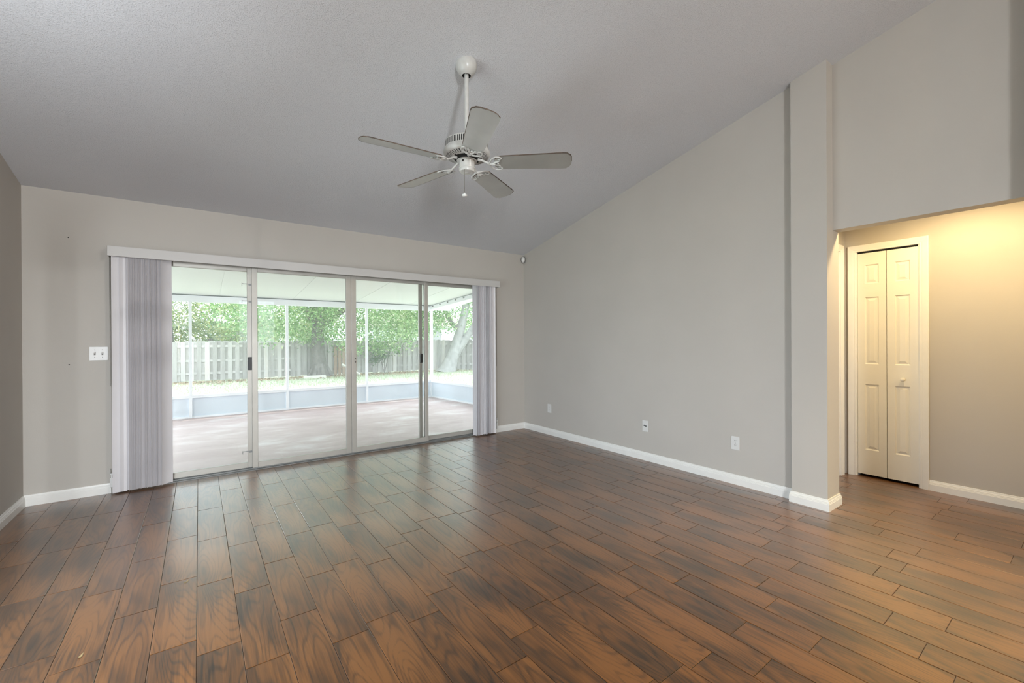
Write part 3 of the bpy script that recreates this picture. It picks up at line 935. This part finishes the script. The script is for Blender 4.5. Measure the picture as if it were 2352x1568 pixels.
BZ = 2.362
def blade(ang):
    ux, uy = math.cos(ang), math.sin(ang)
    px, py = -uy, ux                                                  # CCW side
    pitch = R(13)
    def P(r, wd, dz=0.0):
        return (FX + ux * r + px * wd * math.cos(pitch) + px * dz * math.sin(pitch), FY + uy * r + py * wd * math.cos(pitch) + py * dz * math.sin(pitch), BZ - wd * math.sin(pitch) + dz * math.cos(pitch))
    out = [(0.178, 0.034), (0.170, 0.0), (0.178, -0.034), (0.194, -0.057), (0.216, -0.064), (0.60, -0.0775), (0.628, -0.075), (0.638, -0.064), (0.649, -0.056), (0.657, -0.034), (0.660, 0.0), (0.657, 0.034), (0.649, 0.056), (0.638, 0.064), (0.628, 0.075), (0.60, 0.0775), (0.216, 0.064), (0.194, 0.057)]
    nn = len(out)
    q = MB()
    q.add([P(r, wd, 0.0) for r, wd in out] + [P(r, wd, 0.006) for r, wd in out], [tuple(range(nn))[::-1], tuple(range(nn, 2 * nn))], 0)
    base = 0
    for i in range(nn):
        j = (i + 1) % nn
        q.f.append((base + i, base + j, base + nn + j, base + nn + i)); q.mi.append(1)
    # worn rim: a thin brown strip on the underside along one long edge and the tip
    rim = [(0.210, -0.0637), (0.60, -0.0774), (0.628, -0.075), (0.638, -0.064), (0.649, -0.056), (0.657, -0.034), (0.660, 0.0)]
    rin = [(0.210, -0.0612), (0.60, -0.0742), (0.625, -0.072), (0.634, -0.0615), (0.6455, -0.054), (0.654, -0.033), (0.6572, 0.0)]
    vv = [P(r, wd, -0.0004) for r, wd in rim] + [P(r, wd, -0.0004) for r, wd in rin]
    k = len(rim)
    q.add(vv, [(i, i + 1, k + i + 1, k + i) for i in range(k - 1)], 1)
    bl = q.build('fan_blade', [M['blade'], M['blade_edge']], fan)
    # blade iron: arm from the motor, forked scrolls under the blade
    ir = MB()
    def A(r, wd, z):
        return (FX + ux * r + px * wd, FY + uy * r + py * wd, z)
    ir.tube([A(0.070, 0, 2.388), A(0.095, 0, 2.382), A(0.120, 0, 2.369), A(0.150, 0, 2.357), A(0.180, 0, 2.355)], [0.009, 0.007, 0.006, 0.007, 0.009], 8)
    def T(r, wd):
        p = P(r, wd, -0.004)
        return p
    for sgn in (1, -1):
        ir.tube([A(0.140, 0, 2.359), T(0.152, sgn * 0.026), T(0.165, sgn * 0.050), T(0.186, sgn * 0.063), T(0.210, sgn * 0.061), T(0.222, sgn * 0.049), T(0.212, sgn * 0.036), T(0.198, sgn * 0.038)], [0.006, 0.005, 0.0045, 0.0045, 0.0045, 0.0045, 0.004, 0.003], 7)
        ir.tube([T(0.170, 0), T(0.184, sgn * 0.012), T(0.200, sgn * 0.016), T(0.210, sgn * 0.026)], [0.008, 0.006, 0.005, 0.004], 7)
    ir.lathe([(0.0, -0.006), (0.006, -0.006), (0.007, 0.0)], T(0.198, 0.0), 10)
    ir.build('blade_iron', M['fan_white'], bl, smooth=True)
    return bl
for k in range(5):
    blade(R(-111.5 + 72 * k))

# ------------------------------------------------------------------ lamps
for lx, ly, lab in ((3.15, -0.55, 'unseen recessed warm light added in the sloped ceiling behind the viewer'), (2.80, -1.50, 'unseen recessed white light added in the sloped ceiling behind the viewer')):  # fixtures added where the two fill spots hang
    rl = thing('recessed_light', (lx, ly, zc(ly)), lab, 'ceiling light', 'added recessed lights in the sloped ceiling')
    ring = [(math.cos(2 * math.pi * k / 32), math.sin(2 * math.pi * k / 32)) for k in range(32)]
    q = MB()
    for r0, r1, d0, d1 in ((0.085, 0.062, 0.002, 0.012),):
        v = [(lx + r * c, ly + r * s_, zc(ly + r * s_) - d) for r, d in ((r0, d0), (r0, d1), (r1, d1), (r1, d0)) for c, s_ in ring]
        q.add(v, [(a * 32 + k, a * 32 + (k + 1) % 32, ((a + 1) % 4) * 32 + (k + 1) % 32, ((a + 1) % 4) * 32 + k) for a in range(4) for k in range(32)])
    q.build('trim_ring', M['white_plastic'], rl)
    q = MB()
    q.add([(lx + 0.06 * c, ly + 0.06 * s_, zc(ly + 0.06 * s_) - d) for d in (0.004, 0.007) for c, s_ in ring], [tuple(range(32))[::-1], tuple(range(32, 64))] + [(k, (k + 1) % 32, 32 + (k + 1) % 32, 32 + k) for k in range(32)])
    q.build('bulb', M['lamp_glow'], rl)
for ly, lab in ((0.60, 'recessed warm ceiling light in the hall before the closet wall'), (-0.90, 'added second recessed warm ceiling light further along the hall')):  # only the far fixture is added, unseen, for warm fill
    rl = thing('recessed_light', (4.16, ly, HALL_H), lab, 'ceiling light', 'recessed lights in the hall')
    MB().lathe([(0.062, 2.4395), (0.085, 2.4395), (0.083, 2.432), (0.064, 2.430), (0.062, 2.4395)], (4.16, ly, 0), 32).build('trim_ring', M['white_plastic'], rl, smooth=True)
    MB().lathe([(0.0, 2.4365), (0.060, 2.4365), (0.060, 2.438), (0.0, 2.4385)], (4.16, ly, 0), 24).build('bulb', M['lamp_glow'], rl)
pl = thing('pendant_lamp', (3.10, -2.0, zc(-2.0)), 'warm globe pendant lamp hanging behind the viewer', 'pendant lamp')
MB().lathe([(0.0, zc(-2.0) + 0.0), (0.05, zc(-2.0) - 0.015), (0.05, zc(-2.0) - 0.03), (0.0, zc(-2.0) - 0.035)], (3.10, -2.0, 0), 20).build('canopy', M['white_plastic'], pl, smooth=True)
MB().tube([(3.10, -2.0, zc(-2.0) - 0.03), (3.10, -2.0, 3.51)], 0.005, 8).build('rod', M['white_plastic'], pl)
MB().lathe([(0.0, 3.52)] + [(0.1 * math.sin(t), 3.42 + 0.1 * math.cos(t)) for t in [math.pi * i / 12 for i in range(1, 12)]] + [(0.0, 3.32)], (3.10, -2.0, 0), 24).build('globe', M['lamp_glow'], pl, smooth=True)

lx, ly = -0.86, 2.15  # unseen lamp body added under the up-facing fill
fl = thing('added_uplighter', (lx, ly, 0), 'unseen white uplighter added beside the side opening to carry fill light', 'floor lamp')
MB().lathe([(0.0, 0.0), (0.13, 0.0), (0.13, 0.02), (0.02, 0.035), (0.0, 0.036)], (lx, ly, 0), 28).build('base', M['white_plastic'], fl, smooth=True)
MB().tube([(lx, ly, 0.03), (lx, ly, 1.83)], 0.012, 12).build('pole', M['white_plastic'], fl, smooth=True)
MB().lathe([(0.0, 1.83), (0.06, 1.835), (0.16, 1.88), (0.20, 1.925), (0.195, 1.926), (0.155, 1.885), (0.06, 1.845), (0.0, 1.84)], (lx, ly, 0), 32).build('bowl', M['white_plastic'], fl, smooth=True)

# scraps on the floor
for (xx, yy, a, lab) in ((-0.06, 2.802, 0.4, 'tiny dry leaf scrap on the tiles in the door glare'), (-0.387, 2.392, 1.1, 'tiny curled leaf scrap on the dark tiles near the left wall')):
    q = MB()
    pts = []
    for i in range(7):
        t = i / 6
        w_ = 0.0035 * math.sin(math.pi * min(1, t + 0.05)) + 0.0006
        c = Vector((xx + (t - 0.5) * 0.026 * math.cos(a), yy + (t - 0.5) * 0.026 * math.sin(a), 0.0015 + 0.004 * (t - 0.4) ** 2 * 4))
        sdv = Vector((-math.sin(a), math.cos(a), 0.2)) * w_
        pts.append((tuple(c - sdv), tuple(c + sdv)))
    v = [p for pr in pts for p in pr]
    v2 = [(x, y, z + 0.0008) for x, y, z in v]
    n2 = len(v)
    f = []
    for i in range(6):
        f += [(2 * i, 2 * i + 1, 2 * i + 3, 2 * i + 2), (n2 + 2 * i, n2 + 2 * i + 2, n2 + 2 * i + 3, n2 + 2 * i + 1), (2 * i, 2 * i + 2, n2 + 2 * i + 2, n2 + 2 * i), (2 * i + 1, n2 + 2 * i + 1, n2 + 2 * i + 3, 2 * i + 3)]
    q.add(v + v2, f)
    tag(q.build('leaf_scrap', M['dry_leaf'], None, recalc=False), lab, 'leaf scrap', 'leaf scraps on the floor')

# ------------------------------------------------------------------ patio
PZ = -0.06
PY = 9.17                                                            # front screen line
def side_pt(t):                                                      # side screen line, t = 0 at the front corner, 1 at the house
    return (4.335 + 0.46 * t, PY - (PY - D - 0.14) * t)
b = MB()
b.prism([(-3.0, D + 0.14), (5.2, D + 0.14), (4.6, PY + 0.12), (-3.0, PY + 0.12)], lambda x, y: (x, y, PZ - 0.12), lambda x, y: (x, y, PZ))
struct(b.build('floor_patio', M['patio_floor']), 'faded reddish concrete patio floor beyond the glass', 'floor')
b = MB()
PCZ0, PCZ1 = 2.42, 2.04                                              # roof pan underside falls towards the yard
def zr(y): return PCZ0 + (PCZ1 - PCZ0) * (y - D - 0.14) / (PY - D - 0.14)
x = 0.29 - 1.165 * 3
while x < 4.9:
    x1 = min(x + 1.165, 5.0)
    b.prism([(x + 0.004, 0), (x1 - 0.004, 0), (x1 - 0.004, 0.05), (x + 0.004, 0.05)], lambda a, c: (a, D + 0.14, zr(D + 0.14) + c), lambda a, c: (a, PY + 0.5, zr(PY + 0.5) + c))
    x = x + 1.165
b.prism([(-3.2, 0.004), (5.0, 0.004), (5.0, 0.06), (-3.2, 0.06)], lambda a, c: (a, D + 0.14, zr(D + 0.14) + c), lambda a, c: (a, PY + 0.5, zr(PY + 0.5) + c))
struct(b.build('ceiling_patio', M['patio_roof']), 'white aluminium pan roof over the patio', 'ceiling')
struct(box_obj('wall_house_outer', M['stucco'], None, XR + 0.12, 6.0, D + 0.02, D + 0.14, -0.2, 2.6), 'outer stucco wall beside the patio', 'wall')

se = thing('screen_enclosure', (0.0, PY, PZ), 'white aluminium screen enclosure with kick panels around the patio', 'screen enclosure')
posts = [-2.6, -0.12, 1.355, 2.86, 4.345]
for px_ in posts:
    wd = 0.022 if px_ < 4 else 0.03
    MB().box(px_ - wd, px_ + wd, PY - 0.045, PY + 0.005, PZ, 1.93).build('post', M['patio_white'], se, bevel=0.003)
for a0, a1 in zip(posts[:-1], posts[1:]):
    MB().box(a0 + 0.022, a1 - 0.022, PY - 0.008, PY - 0.002, PZ + 0.02, 0.285).build('kick_panel', M['kick'], se)
    MB().box(a0 + 0.022, a1 - 0.022, PY - 0.045, PY + 0.002, 0.28, 0.33).build('chair_rail', M['patio_white'], se, bevel=0.003)
    MB().box(a0 + 0.022, a1 - 0.022, PY - 0.028, PY + 0.002, PZ, PZ + 0.028).build('bottom_rail', M['patio_white'], se)
    MB().add([(a0 + 0.02, PY - 0.012, 0.32), (a1 - 0.02, PY - 0.012, 0.32), (a1 - 0.02, PY - 0.012, 1.93), (a0 + 0.02, PY - 0.012, 1.93)], [(0, 1, 2, 3)]).build('screen', M['screen'], se, recalc=False)
MB().box(-2.65, 4.40, PY - 0.05, PY + 0.03, 1.92, 2.03).build('header_beam', M['patio_white'], se, bevel=0.004)
MB().box(-2.65, 4.9, PY + 0.03, PY + 0.14, 1.95, 2.06).build('gutter', M['patio_white'], se, bevel=0.004)
sdir = Vector((0.46, -(PY - D - 0.14), 0)).normalized(); snrm = Vector((sdir.y, -sdir.x, 0))
SLEN = math.hypot(0.46, PY - D - 0.14)
def side_box(mb, l0, l1, d0, d1, z0, z1, z0b=None, z1b=None):
    o = Vector((*side_pt(0), 0))
    z0b = z0 if z0b is None else z0b; z1b = z1 if z1b is None else z1b
    def pp(l, d, z): return tuple(o + sdir * l + snrm * d + Vector((0, 0, z)))
    v = [pp(l0, d0, z0), pp(l1, d0, z0b), pp(l1, d1, z0b), pp(l0, d1, z0), pp(l0, d0, z1), pp(l1, d0, z1b), pp(l1, d1, z1b), pp(l0, d1, z1)]
    mb.add(v, [(0, 3, 2, 1), (4, 5, 6, 7), (0, 1, 5, 4), (1, 2, 6, 5), (2, 3, 7, 6), (3, 0, 4, 7)])
    return mb
side_box(MB(), 0.03, SLEN, -0.005, 0.005, PZ + 0.02, 0.285).build('kick_panel', M['kick'], se)
side_box(MB(), 0.03, SLEN, -0.02, 0.03, 0.28, 0.33).build('chair_rail', M['patio_white'], se, bevel=0.003)
side_box(MB(), 0.03, SLEN, -0.005, 0.03, PZ, PZ + 0.028).build('bottom_rail', M['patio_white'], se)
side_box(MB(), 2.4, 2.45, -0.02, 0.03, 0.33, 2.1).build('post', M['patio_white'], se)
bm_ = MB(); side_box(bm_, 0.0, SLEN, -0.03, 0.03, 1.945, 2.03, zr(D + 0.14) - 0.10, zr(D + 0.14) - 0.01); bm_.build('side_beam', M['patio_white'], se)
for l in [0.12 + 0.30 * i for i in range(12)]:
    zz = 2.015 + (zr(D + 0.14) - 0.025 - 2.015) * l / SLEN
    side_box(MB(), l, l + 0.055, 0.028, 0.034, zz - 0.018, zz + 0.008).build('roof_clip', M['aluminium_dark'], se)
sc = MB(); o_ = Vector((*side_pt(0), 0)); e_ = Vector((*side_pt(1), 0))
sc.add([(o_.x, o_.y, 0.32), (e_.x, e_.y, 0.32), (e_.x, e_.y, 2.3), (o_.x, o_.y, 1.96)], [(0, 1, 2, 3)]); sc.build('screen', M['screen'], se, recalc=False)

# ------------------------------------------------------------------ yard
GZ = -0.20
b = MB()
b.add([(-40, PY + 0.12, GZ), (60, PY + 0.12, GZ), (60, 70, GZ), (-40, 70, GZ)], [(0, 1, 2, 3)])
b.add([(4.6, -10, GZ), (60, -10, GZ), (60, PY + 0.12, GZ), (4.6, PY + 0.12, GZ)], [(0, 1, 2, 3)])
b.add([(-40, -10, GZ), (-3.0, -10, GZ), (-3.0, PY + 0.12, GZ), (-40, PY + 0.12, GZ)], [(0, 1, 2, 3)])
struct(b.build('floor_lawn', M['lawn'], recalc=False), 'sunlit green lawn between the patio and the fence', 'lawn')

nrg = np.random.default_rng(11)
def raw_mesh(name, verts, faces, mat, parent=None):
    off = root_loc(parent)
    verts = np.asarray(verts, dtype=np.float32) - np.array(off, dtype=np.float32)
    faces = np.asarray(faces, dtype=np.int32)
    me = bpy.data.meshes.new(name)
    nv, nf, k = len(verts), len(faces), faces.shape[1]
    me.vertices.add(nv); me.vertices.foreach_set('co', verts.ravel())
    me.loops.add(nf * k); me.loops.foreach_set('vertex_index', faces.ravel())
    me.polygons.add(nf)
    me.polygons.foreach_set('loop_start', np.arange(0, nf * k, k, dtype=np.int32))
    me.update(calc_edges=True)
    me.materials.append(mat)
    o = bpy.data.objects.new(name, me)
    COL.objects.link(o)
    if parent is not None: o.parent = parent
    return o

def leaves(centres, length, width, droop=0.3):
    """leaf quads (base, side, tip, side) at the given centres, random headings"""
    n = len(centres)
    a = nrg.uniform(0, 2 * np.pi, n)
    el = nrg.normal(-droop, 0.6, n)
    d = np.stack([np.cos(a) * np.cos(el), np.sin(a) * np.cos(el), np.sin(el)], 1)
    r = nrg.normal(size=(n, 3))
    s = np.cross(d, r); s /= np.linalg.norm(s, axis=1, keepdims=True) + 1e-9
    L = (length * nrg.uniform(0.6, 1.35, n))[:, None]; W = (width * nrg.uniform(0.7, 1.3, n))[:, None]
    nn = np.cross(d, s)
    c = np.asarray(centres)
    v = np.stack([c - d * L / 2, c + s * W / 2 + nn * W * 0.12, c + d * L / 2, c - s * W / 2 + nn * W * 0.12], 1).reshape(-1, 3)
    f = np.arange(4 * n).reshape(n, 4)
    return v, f
def clumps(n_clump, per, lo, hi, spread, shape=None):
    out = []
    while len(out) < n_clump:
        p = nrg.uniform(lo, hi)
        if shape is None or shape(p):
            out.append(p)
    c = np.repeat(np.array(out), per, axis=0)
    return c + nrg.normal(0, 1, c.shape) * np.array(spread)

# grass and litter
n = 26000
gx = nrg.uniform(-2.5, 12, n); gy = PY + 0.25 + (18.9 - PY - 0.25) * nrg.uniform(0, 1, n) ** 0.8
hgt = nrg.uniform(0.025, 0.075, n); ang = nrg.uniform(0, np.pi, n)
v = np.stack([np.stack([gx - 0.010 * np.cos(ang), gy - 0.010 * np.sin(ang), np.full(n, GZ)], 1), np.stack([gx + 0.010 * np.cos(ang), gy + 0.010 * np.sin(ang), np.full(n, GZ)], 1), np.stack([gx + nrg.normal(0, .02, n), gy + nrg.normal(0, .02, n), GZ + hgt], 1)], 1).reshape(-1, 3)
tag(raw_mesh('grass', v, np.arange(3 * n).reshape(n, 3), M['grass']), 'short sunlit grass growing across the yard lawn', 'grass', kind='stuff')
n = 2600
c = np.stack([nrg.uniform(-3, 11.5, n), 18.75 - np.abs(nrg.normal(0, 0.55, n)), np.full(n, GZ + 0.02)], 1)
v, f = leaves(c, 0.09, 0.05, 0.0)
v[:, 2] = np.clip(v[:, 2], GZ + 0.004, GZ + 0.07)
tag(raw_mesh('fallen_leaves', v, f, M['litter']), 'brown fallen leaves along the foot of the fence', 'fallen leaves', kind='stuff')

# fence: board-on-board, bays along a polyline
def fence_run(p0, p1, bay, label, top=1.25, new_bays=()):
    p0, p1 = Vector((*p0, 0)), Vector((*p1, 0))
    d = (p1 - p0); L = d.length; d.normalize(); nn = Vector((d.y, -d.x, 0))
    fc = thing('wooden_fence', (p0.x, p0.y, GZ), label, 'fence')
    nb = max(1, round(L / bay)); bl = L / nb
    rg = random.Random(int(L * 100))
    def bx(mb, l0, l1, e0, e1, z0, z1):
        def pp(l, e, z): return tuple(p0 + d * l + nn * e + Vector((0, 0, z)))
        v = [pp(l0, e0, z0), pp(l1, e0, z0), pp(l1, e1, z0), pp(l0, e1, z0), pp(l0, e0, z1), pp(l1, e0, z1), pp(l1, e1, z1), pp(l0, e1, z1)]
        mb.add(v, [(0, 3, 2, 1), (4, 5, 6, 7), (0, 1, 5, 4), (1, 2, 6, 5), (2, 3, 7, 6), (3, 0, 4, 7)])
    for i in range(nb):
        a = i * bl
        q = MB()
        pitch = 0.232; l = a + 0.02
        while l < a + bl - 0.05:
            w1 = 0.138 + rg.uniform(-0.008, 0.008)
            bx(q, l, min(l + w1, a + bl), 0.022, 0.038, GZ + rg.uniform(0.0, 0.05), top + rg.uniform(-0.035, 0.02))
            bx(q, l + pitch / 2, min(l + pitch / 2 + w1, a + bl), -0.038, -0.022, GZ + rg.uniform(0.0, 0.05), top + rg.uniform(-0.035, 0.02))
            l += pitch
        pn = q.build('picket_panel', M['picket_new'] if i in new_bays else M['picket'], fc)
        if i in new_bays: tag(pn, 'newer reddish picket panel')
        q = MB()
        for zz in (0.05, 0.50, 1.02):
            bx(q, a, a + bl, -0.022, 0.022, zz, zz + 0.085)
        q.build('rail', M['picket'], fc)
        q = MB(); bx(q, a - 0.045, a + 0.045, -0.13, -0.04, GZ, top - 0.03); q.build('post', M['picket'], fc)
    return fc
fence_run((-5.2, 19.25), (8.75, 19.05), 2.42, 'grey weathered board fence across the back of the yard')
fence_run((8.80, 19.0), (13.5, 15.9), 2.42, 'grey weathered board fence on the side behind the forked pale tree')
rp = thing('patched_fence_section', (4.9, 19.15, GZ), 'reddish brown picket section standing beside the dark tree trunk', 'fence')
q = MB(); rg = random.Random(5)
for i in range(6):
    xx = 4.58 + i * 0.165
    q.box(xx, xx + 0.11, 18.99, 19.01, GZ, 0.98 + rg.uniform(-0.03, 0.03))
q.build('picket_panel', M['picket_new'], rp)
q = MB().box(4.55, 5.52, 19.01, 19.05, 0.02, 0.09).box(4.55, 5.52, 19.01, 19.05, 0.55, 0.62); q.build('rail', M['picket_new'], rp)

# trees
def limb(mb, pts, rads):
    mb.tube(pts, rads, 12)
oak = thing('oak_tree', (3.95, 18.55, GZ), 'dark flared tree trunk with a wide leafy crown hanging over the fence', 'tree')
q = MB()
limb(q, [(3.98, 18.55, GZ - 0.1), (3.97, 18.55, GZ + 0.05), (3.94, 18.55, GZ + 0.25), (3.90, 18.55, GZ + 0.6), (3.86, 18.55, GZ + 1.1), (3.84, 18.55, GZ + 1.6), (3.9, 18.55, GZ + 2.2)], [0.46, 0.38, 0.31, 0.27, 0.25, 0.24, 0.23])
for k in range(7):
    a = 2 * math.pi * k / 7 + 0.3
    limb(q, [(3.93 + 0.2 * math.cos(a), 18.55 + 0.2 * math.sin(a), GZ + 0.55), (3.96 + 0.34 * math.cos(a), 18.55 + 0.34 * math.sin(a), GZ + 0.15), (3.98 + 0.55 * math.cos(a), 18.55 + 0.55 * math.sin(a), GZ - 0.05)], [0.06, 0.09, 0.05])
q.build('trunk', M['bark_dark'], oak, smooth=True)
q = MB()
for ex, ey, ez, r in ((1.8, 18.3, 4.2, .12), (3.0, 17.4, 4.8, .13), (6.0, 17.9, 4.4, .13), (7.6, 18.2, 3.9, .10), (5.0, 19.4, 5.2, .12)):
    limb(q, [(3.9, 18.55, GZ + 2.0), ((3.9 + ex) / 2, (18.55 + ey) / 2, 3.2), (ex, ey, ez)], [r * 1.3, r, r * 0.4])
q.build('branch', M['bark_dark'], oak, smooth=True)
def oakshape(p):
    x, y, z = p
    low = 1.12 + 0.40 * (0.5 + 0.5 * math.sin(x * 1.9 + 0.7) * math.cos(x * 0.8 + y)) 
    if 4.4 < x < 5.4: low -= 0.55
    if 5.6 < x < 7.6: low -= 0.75
    return z > low and ((x - 4.9) / 4.6) ** 2 + ((z - 2.6) / 1.9) ** 2 < 1
c = clumps(1000, 34, (0.3, 16.6, 0.5), (9.5, 19.9, 5.0), (0.17, 0.17, 0.15), oakshape)
v, f = leaves(c, 0.125, 0.050, 0.35)
raw_mesh('foliage', v, f, M['leaf_oak'], oak)

lt = thing('leaning_tree', (9.35, 17.7, GZ), 'pale forked leaning tree trunk at the side of the yard', 'tree')
q = MB()
limb(q, [(9.15, 17.7, GZ - 0.1), (9.22, 17.7, GZ + 0.1), (9.42, 17.7, 0.35), (9.66, 17.72, 0.95), (9.82, 17.75, 1.45), (10.05, 17.8, 2.1), (10.25, 17.8, 2.9), (10.35, 17.9, 4.2)], [0.52, 0.38, 0.29, 0.245, 0.215, 0.19, 0.16, 0.10])
limb(q, [(9.60, 17.7, 0.55), (9.98, 17.6, 1.15), (10.40, 17.5, 1.75), (10.85, 17.4, 2.5), (11.3, 17.3, 3.6)], [0.19, 0.18, 0.155, 0.13, 0.08])
q.build('trunk', M['bark_light'], lt, smooth=True)
q = MB()
limb(q, [(9.85, 17.78, 1.75), (9.5, 17.9, 2.05), (9.25, 18.0, 2.6), (9.15, 18.1, 3.6)], [0.12, 0.11, 0.10, 0.06])
q.build('branch', M['bark_dark'], lt, smooth=True)
c = clumps(170, 34, (9.9, 16.0, 1.7), (13.2, 18.6, 5.0), (0.16, 0.16, 0.18), lambda p: ((p[0] - 11.6) / 1.8) ** 2 + ((p[2] - 3.5) / 1.8) ** 2 < 1)
c2 = clumps(60, 30, (8.4, 17.0, 2.2), (9.9, 18.8, 4.5), (0.16, 0.16, 0.18), lambda p: p[2] > 2.55 + 0.35 * math.sin(p[0] * 6))
v, f = leaves(np.concatenate([c, c2]), 0.11, 0.045, 0.2)
raw_mesh('foliage', v, f, M['leaf_oak'], lt)

def bushy_tree(x, y, r, h, n, label, mat, low=0.45):
    t = thing('leafy_tree', (x, y, GZ), label, 'tree', 'leafy trees beyond the fence')
    q = MB(); limb(q, [(x, y, GZ - 0.1), (x + 0.1, y, 1.0), (x, y + 0.1, h * 0.7)], [0.14, 0.11, 0.05]); q.build('trunk', M['bark_dark'], t, smooth=True)
    c = clumps(n, 30, (x - r, y - r, low), (x + r, y + r, h), (0.2, 0.2, 0.2), lambda p: ((p[0] - x) / r) ** 2 + ((p[1] - y) / r) ** 2 + ((p[2] - (h + low) / 2) / ((h - low) / 2)) ** 2 < 1)
    v, f = leaves(c, 0.14, 0.055, 0.2)
    raw_mesh('foliage', v, f, mat, t)
bushy_tree(-1.6, 22.0, 1.9, 4.2, 330, 'yellow-green leafy tree beyond the fence by the leftmost screen post', M['leaf_far'])
bushy_tree(1.5, 23.2, 2.0, 4.4, 340, 'olive leafy tree beyond the fence between the first two screen posts', M['leaf_far'])
bushy_tree(4.6, 24.6, 1.7, 3.6, 170, 'pale leafy tree beyond the fence left of the dark trunk', M['leaf_far'])
bushy_tree(9.2, 22.5, 1.9, 4.6, 190, 'green leafy tree beyond the fence near the yard corner', M['leaf_oak'])
bushy_tree(13.0, 20.5, 2.0, 4.6, 190, 'green leafy tree beyond the side fence behind the forked tree', M['leaf_oak'])

def fan_palm(x, y, zt, r, nf, label, seed):
    t = thing('palm_tree', (x, y, GZ), label, 'palm tree', 'palms beyond the fence')
    rg = random.Random(seed)
    q = MB(); q.tube([(x, y, GZ - 0.1), (x + 0.03, y, zt * 0.6), (x, y, zt)], [0.13, 0.11, 0.10], 10); q.build('trunk', M['bark_dark'], t, smooth=True)
    for k in range(nf):
        a = 2 * math.pi * k / nf + rg.uniform(-0.2, 0.2); el = rg.uniform(-0.5, 1.1)
        d = Vector((math.cos(a) * math.cos(el), math.sin(a) * math.cos(el), math.sin(el)))
        base = Vector((x, y, zt)); hub = base + d * r * 0.45
        s = d.cross(Vector((0, 0, 1))).normalized(); up = s.cross(d)
        q = MB(); q.tube([tuple(base), tuple(hub)], 0.012, 5)
        for j in range(15):
            b_ = (j / 14 - 0.5) * 2.6
            ld = (d * math.cos(b_) + s * math.sin(b_)).normalized()
            wv = ld.cross(up).normalized() * 0.022
            tip = hub + ld * r * (0.75 - 0.12 * abs(b_)) - Vector((0, 0, 0.12 * r))
            mid = hub + ld * r * 0.42 + up * 0.02
            q.add([tuple(hub), tuple(mid + wv), tuple(tip), tuple(mid - wv)], [(0, 1, 2, 3)])
        q.build('frond', M['leaf_palm'], t, recalc=False)
fan_palm(0.35, 20.3, 1.35, 0.95, 14, 'dark fan palm behind the fence left of the middle of the first pane', 4)
fan_palm(1.75, 20.6, 1.55, 0.9, 14, 'dark fan palm behind the fence next to the panel latch', 9)
fan_palm(-0.9, 20.5, 2.1, 1.1, 14, 'tall fan palm behind the fence by the first screen post', 15)

sb = thing('fence_shrub', (6.55, 18.5, GZ), 'small dark shrub growing against the fence', 'shrub')
q = MB()
for dx, dz in ((-0.3, 0.95), (0.0, 1.1), (0.25, 0.9)):
    q.tube([(6.55, 18.5, GZ), (6.55 + dx * 0.5, 18.5, dz * 0.4), (6.55 + dx, 18.5, dz)], 0.015, 6)
q.build('stem', M['bark_dark'], sb)
c = clumps(26, 14, (5.95, 18.25, 0.35), (7.1, 18.8, 1.05), (0.09, 0.09, 0.08))
v, f = leaves(c, 0.13, 0.05, 0.3); raw_mesh('foliage', v, f, M['leaf_shrub'], sb)
tag(MB().box(3.20, 3.98, 17.75, 17.90, GZ, GZ + 0.11).build('landscape_timber', M['timber'], None, bevel=0.01), 'pale timber lying on the lawn before the dark trunk', 'timber')
q = MB(); q.tube([(4.62, 17.95, GZ + 0.50), (5.30, 17.85, GZ + 0.06)], 0.045, 4)
tag(q.build('fallen_board', M['timber'], None), 'pale board leaning from the dark trunk to the ground', 'board')

def house(x0, x1, y0, y1, zw, zr_, wall, roof, label):
    h_ = thing('neighbour_house', ((x0 + x1) / 2, y0, GZ), label, 'house', 'houses beyond the fence')
    MB().box(x0, x1, y0, y1, GZ, zw).build('wall', wall, h_)
    ym = (y0 + y1) / 2
    q = MB().prism([(y0 - 0.5, zw), (y1 + 0.5, zw), (ym, zr_)], lambda y, z: (x0 - 0.5, y, z), lambda y, z: (x1 + 0.5, y, z)); q.build('roof', roof, h_)
    q = MB()
    for i in range(3):
        xx = x0 + (x1 - x0) * (i + 0.5) / 3
        MB().box(xx - 0.6, xx + 0.6, y0 - 0.03, y0, 0.9, 2.0).build('window', M['aluminium_dark'], h_)
house(0.5, 7.0, 33, 40, 2.4, 4.0, M['house_wall'], M['kick'], 'pale bluish house showing between the leaves')
house(12.0, 20.0, 33, 40, 2.4, 3.6, M['house_wall'], M['roof_tile'], 'house with a pinkish roof beyond the fence near the corner')
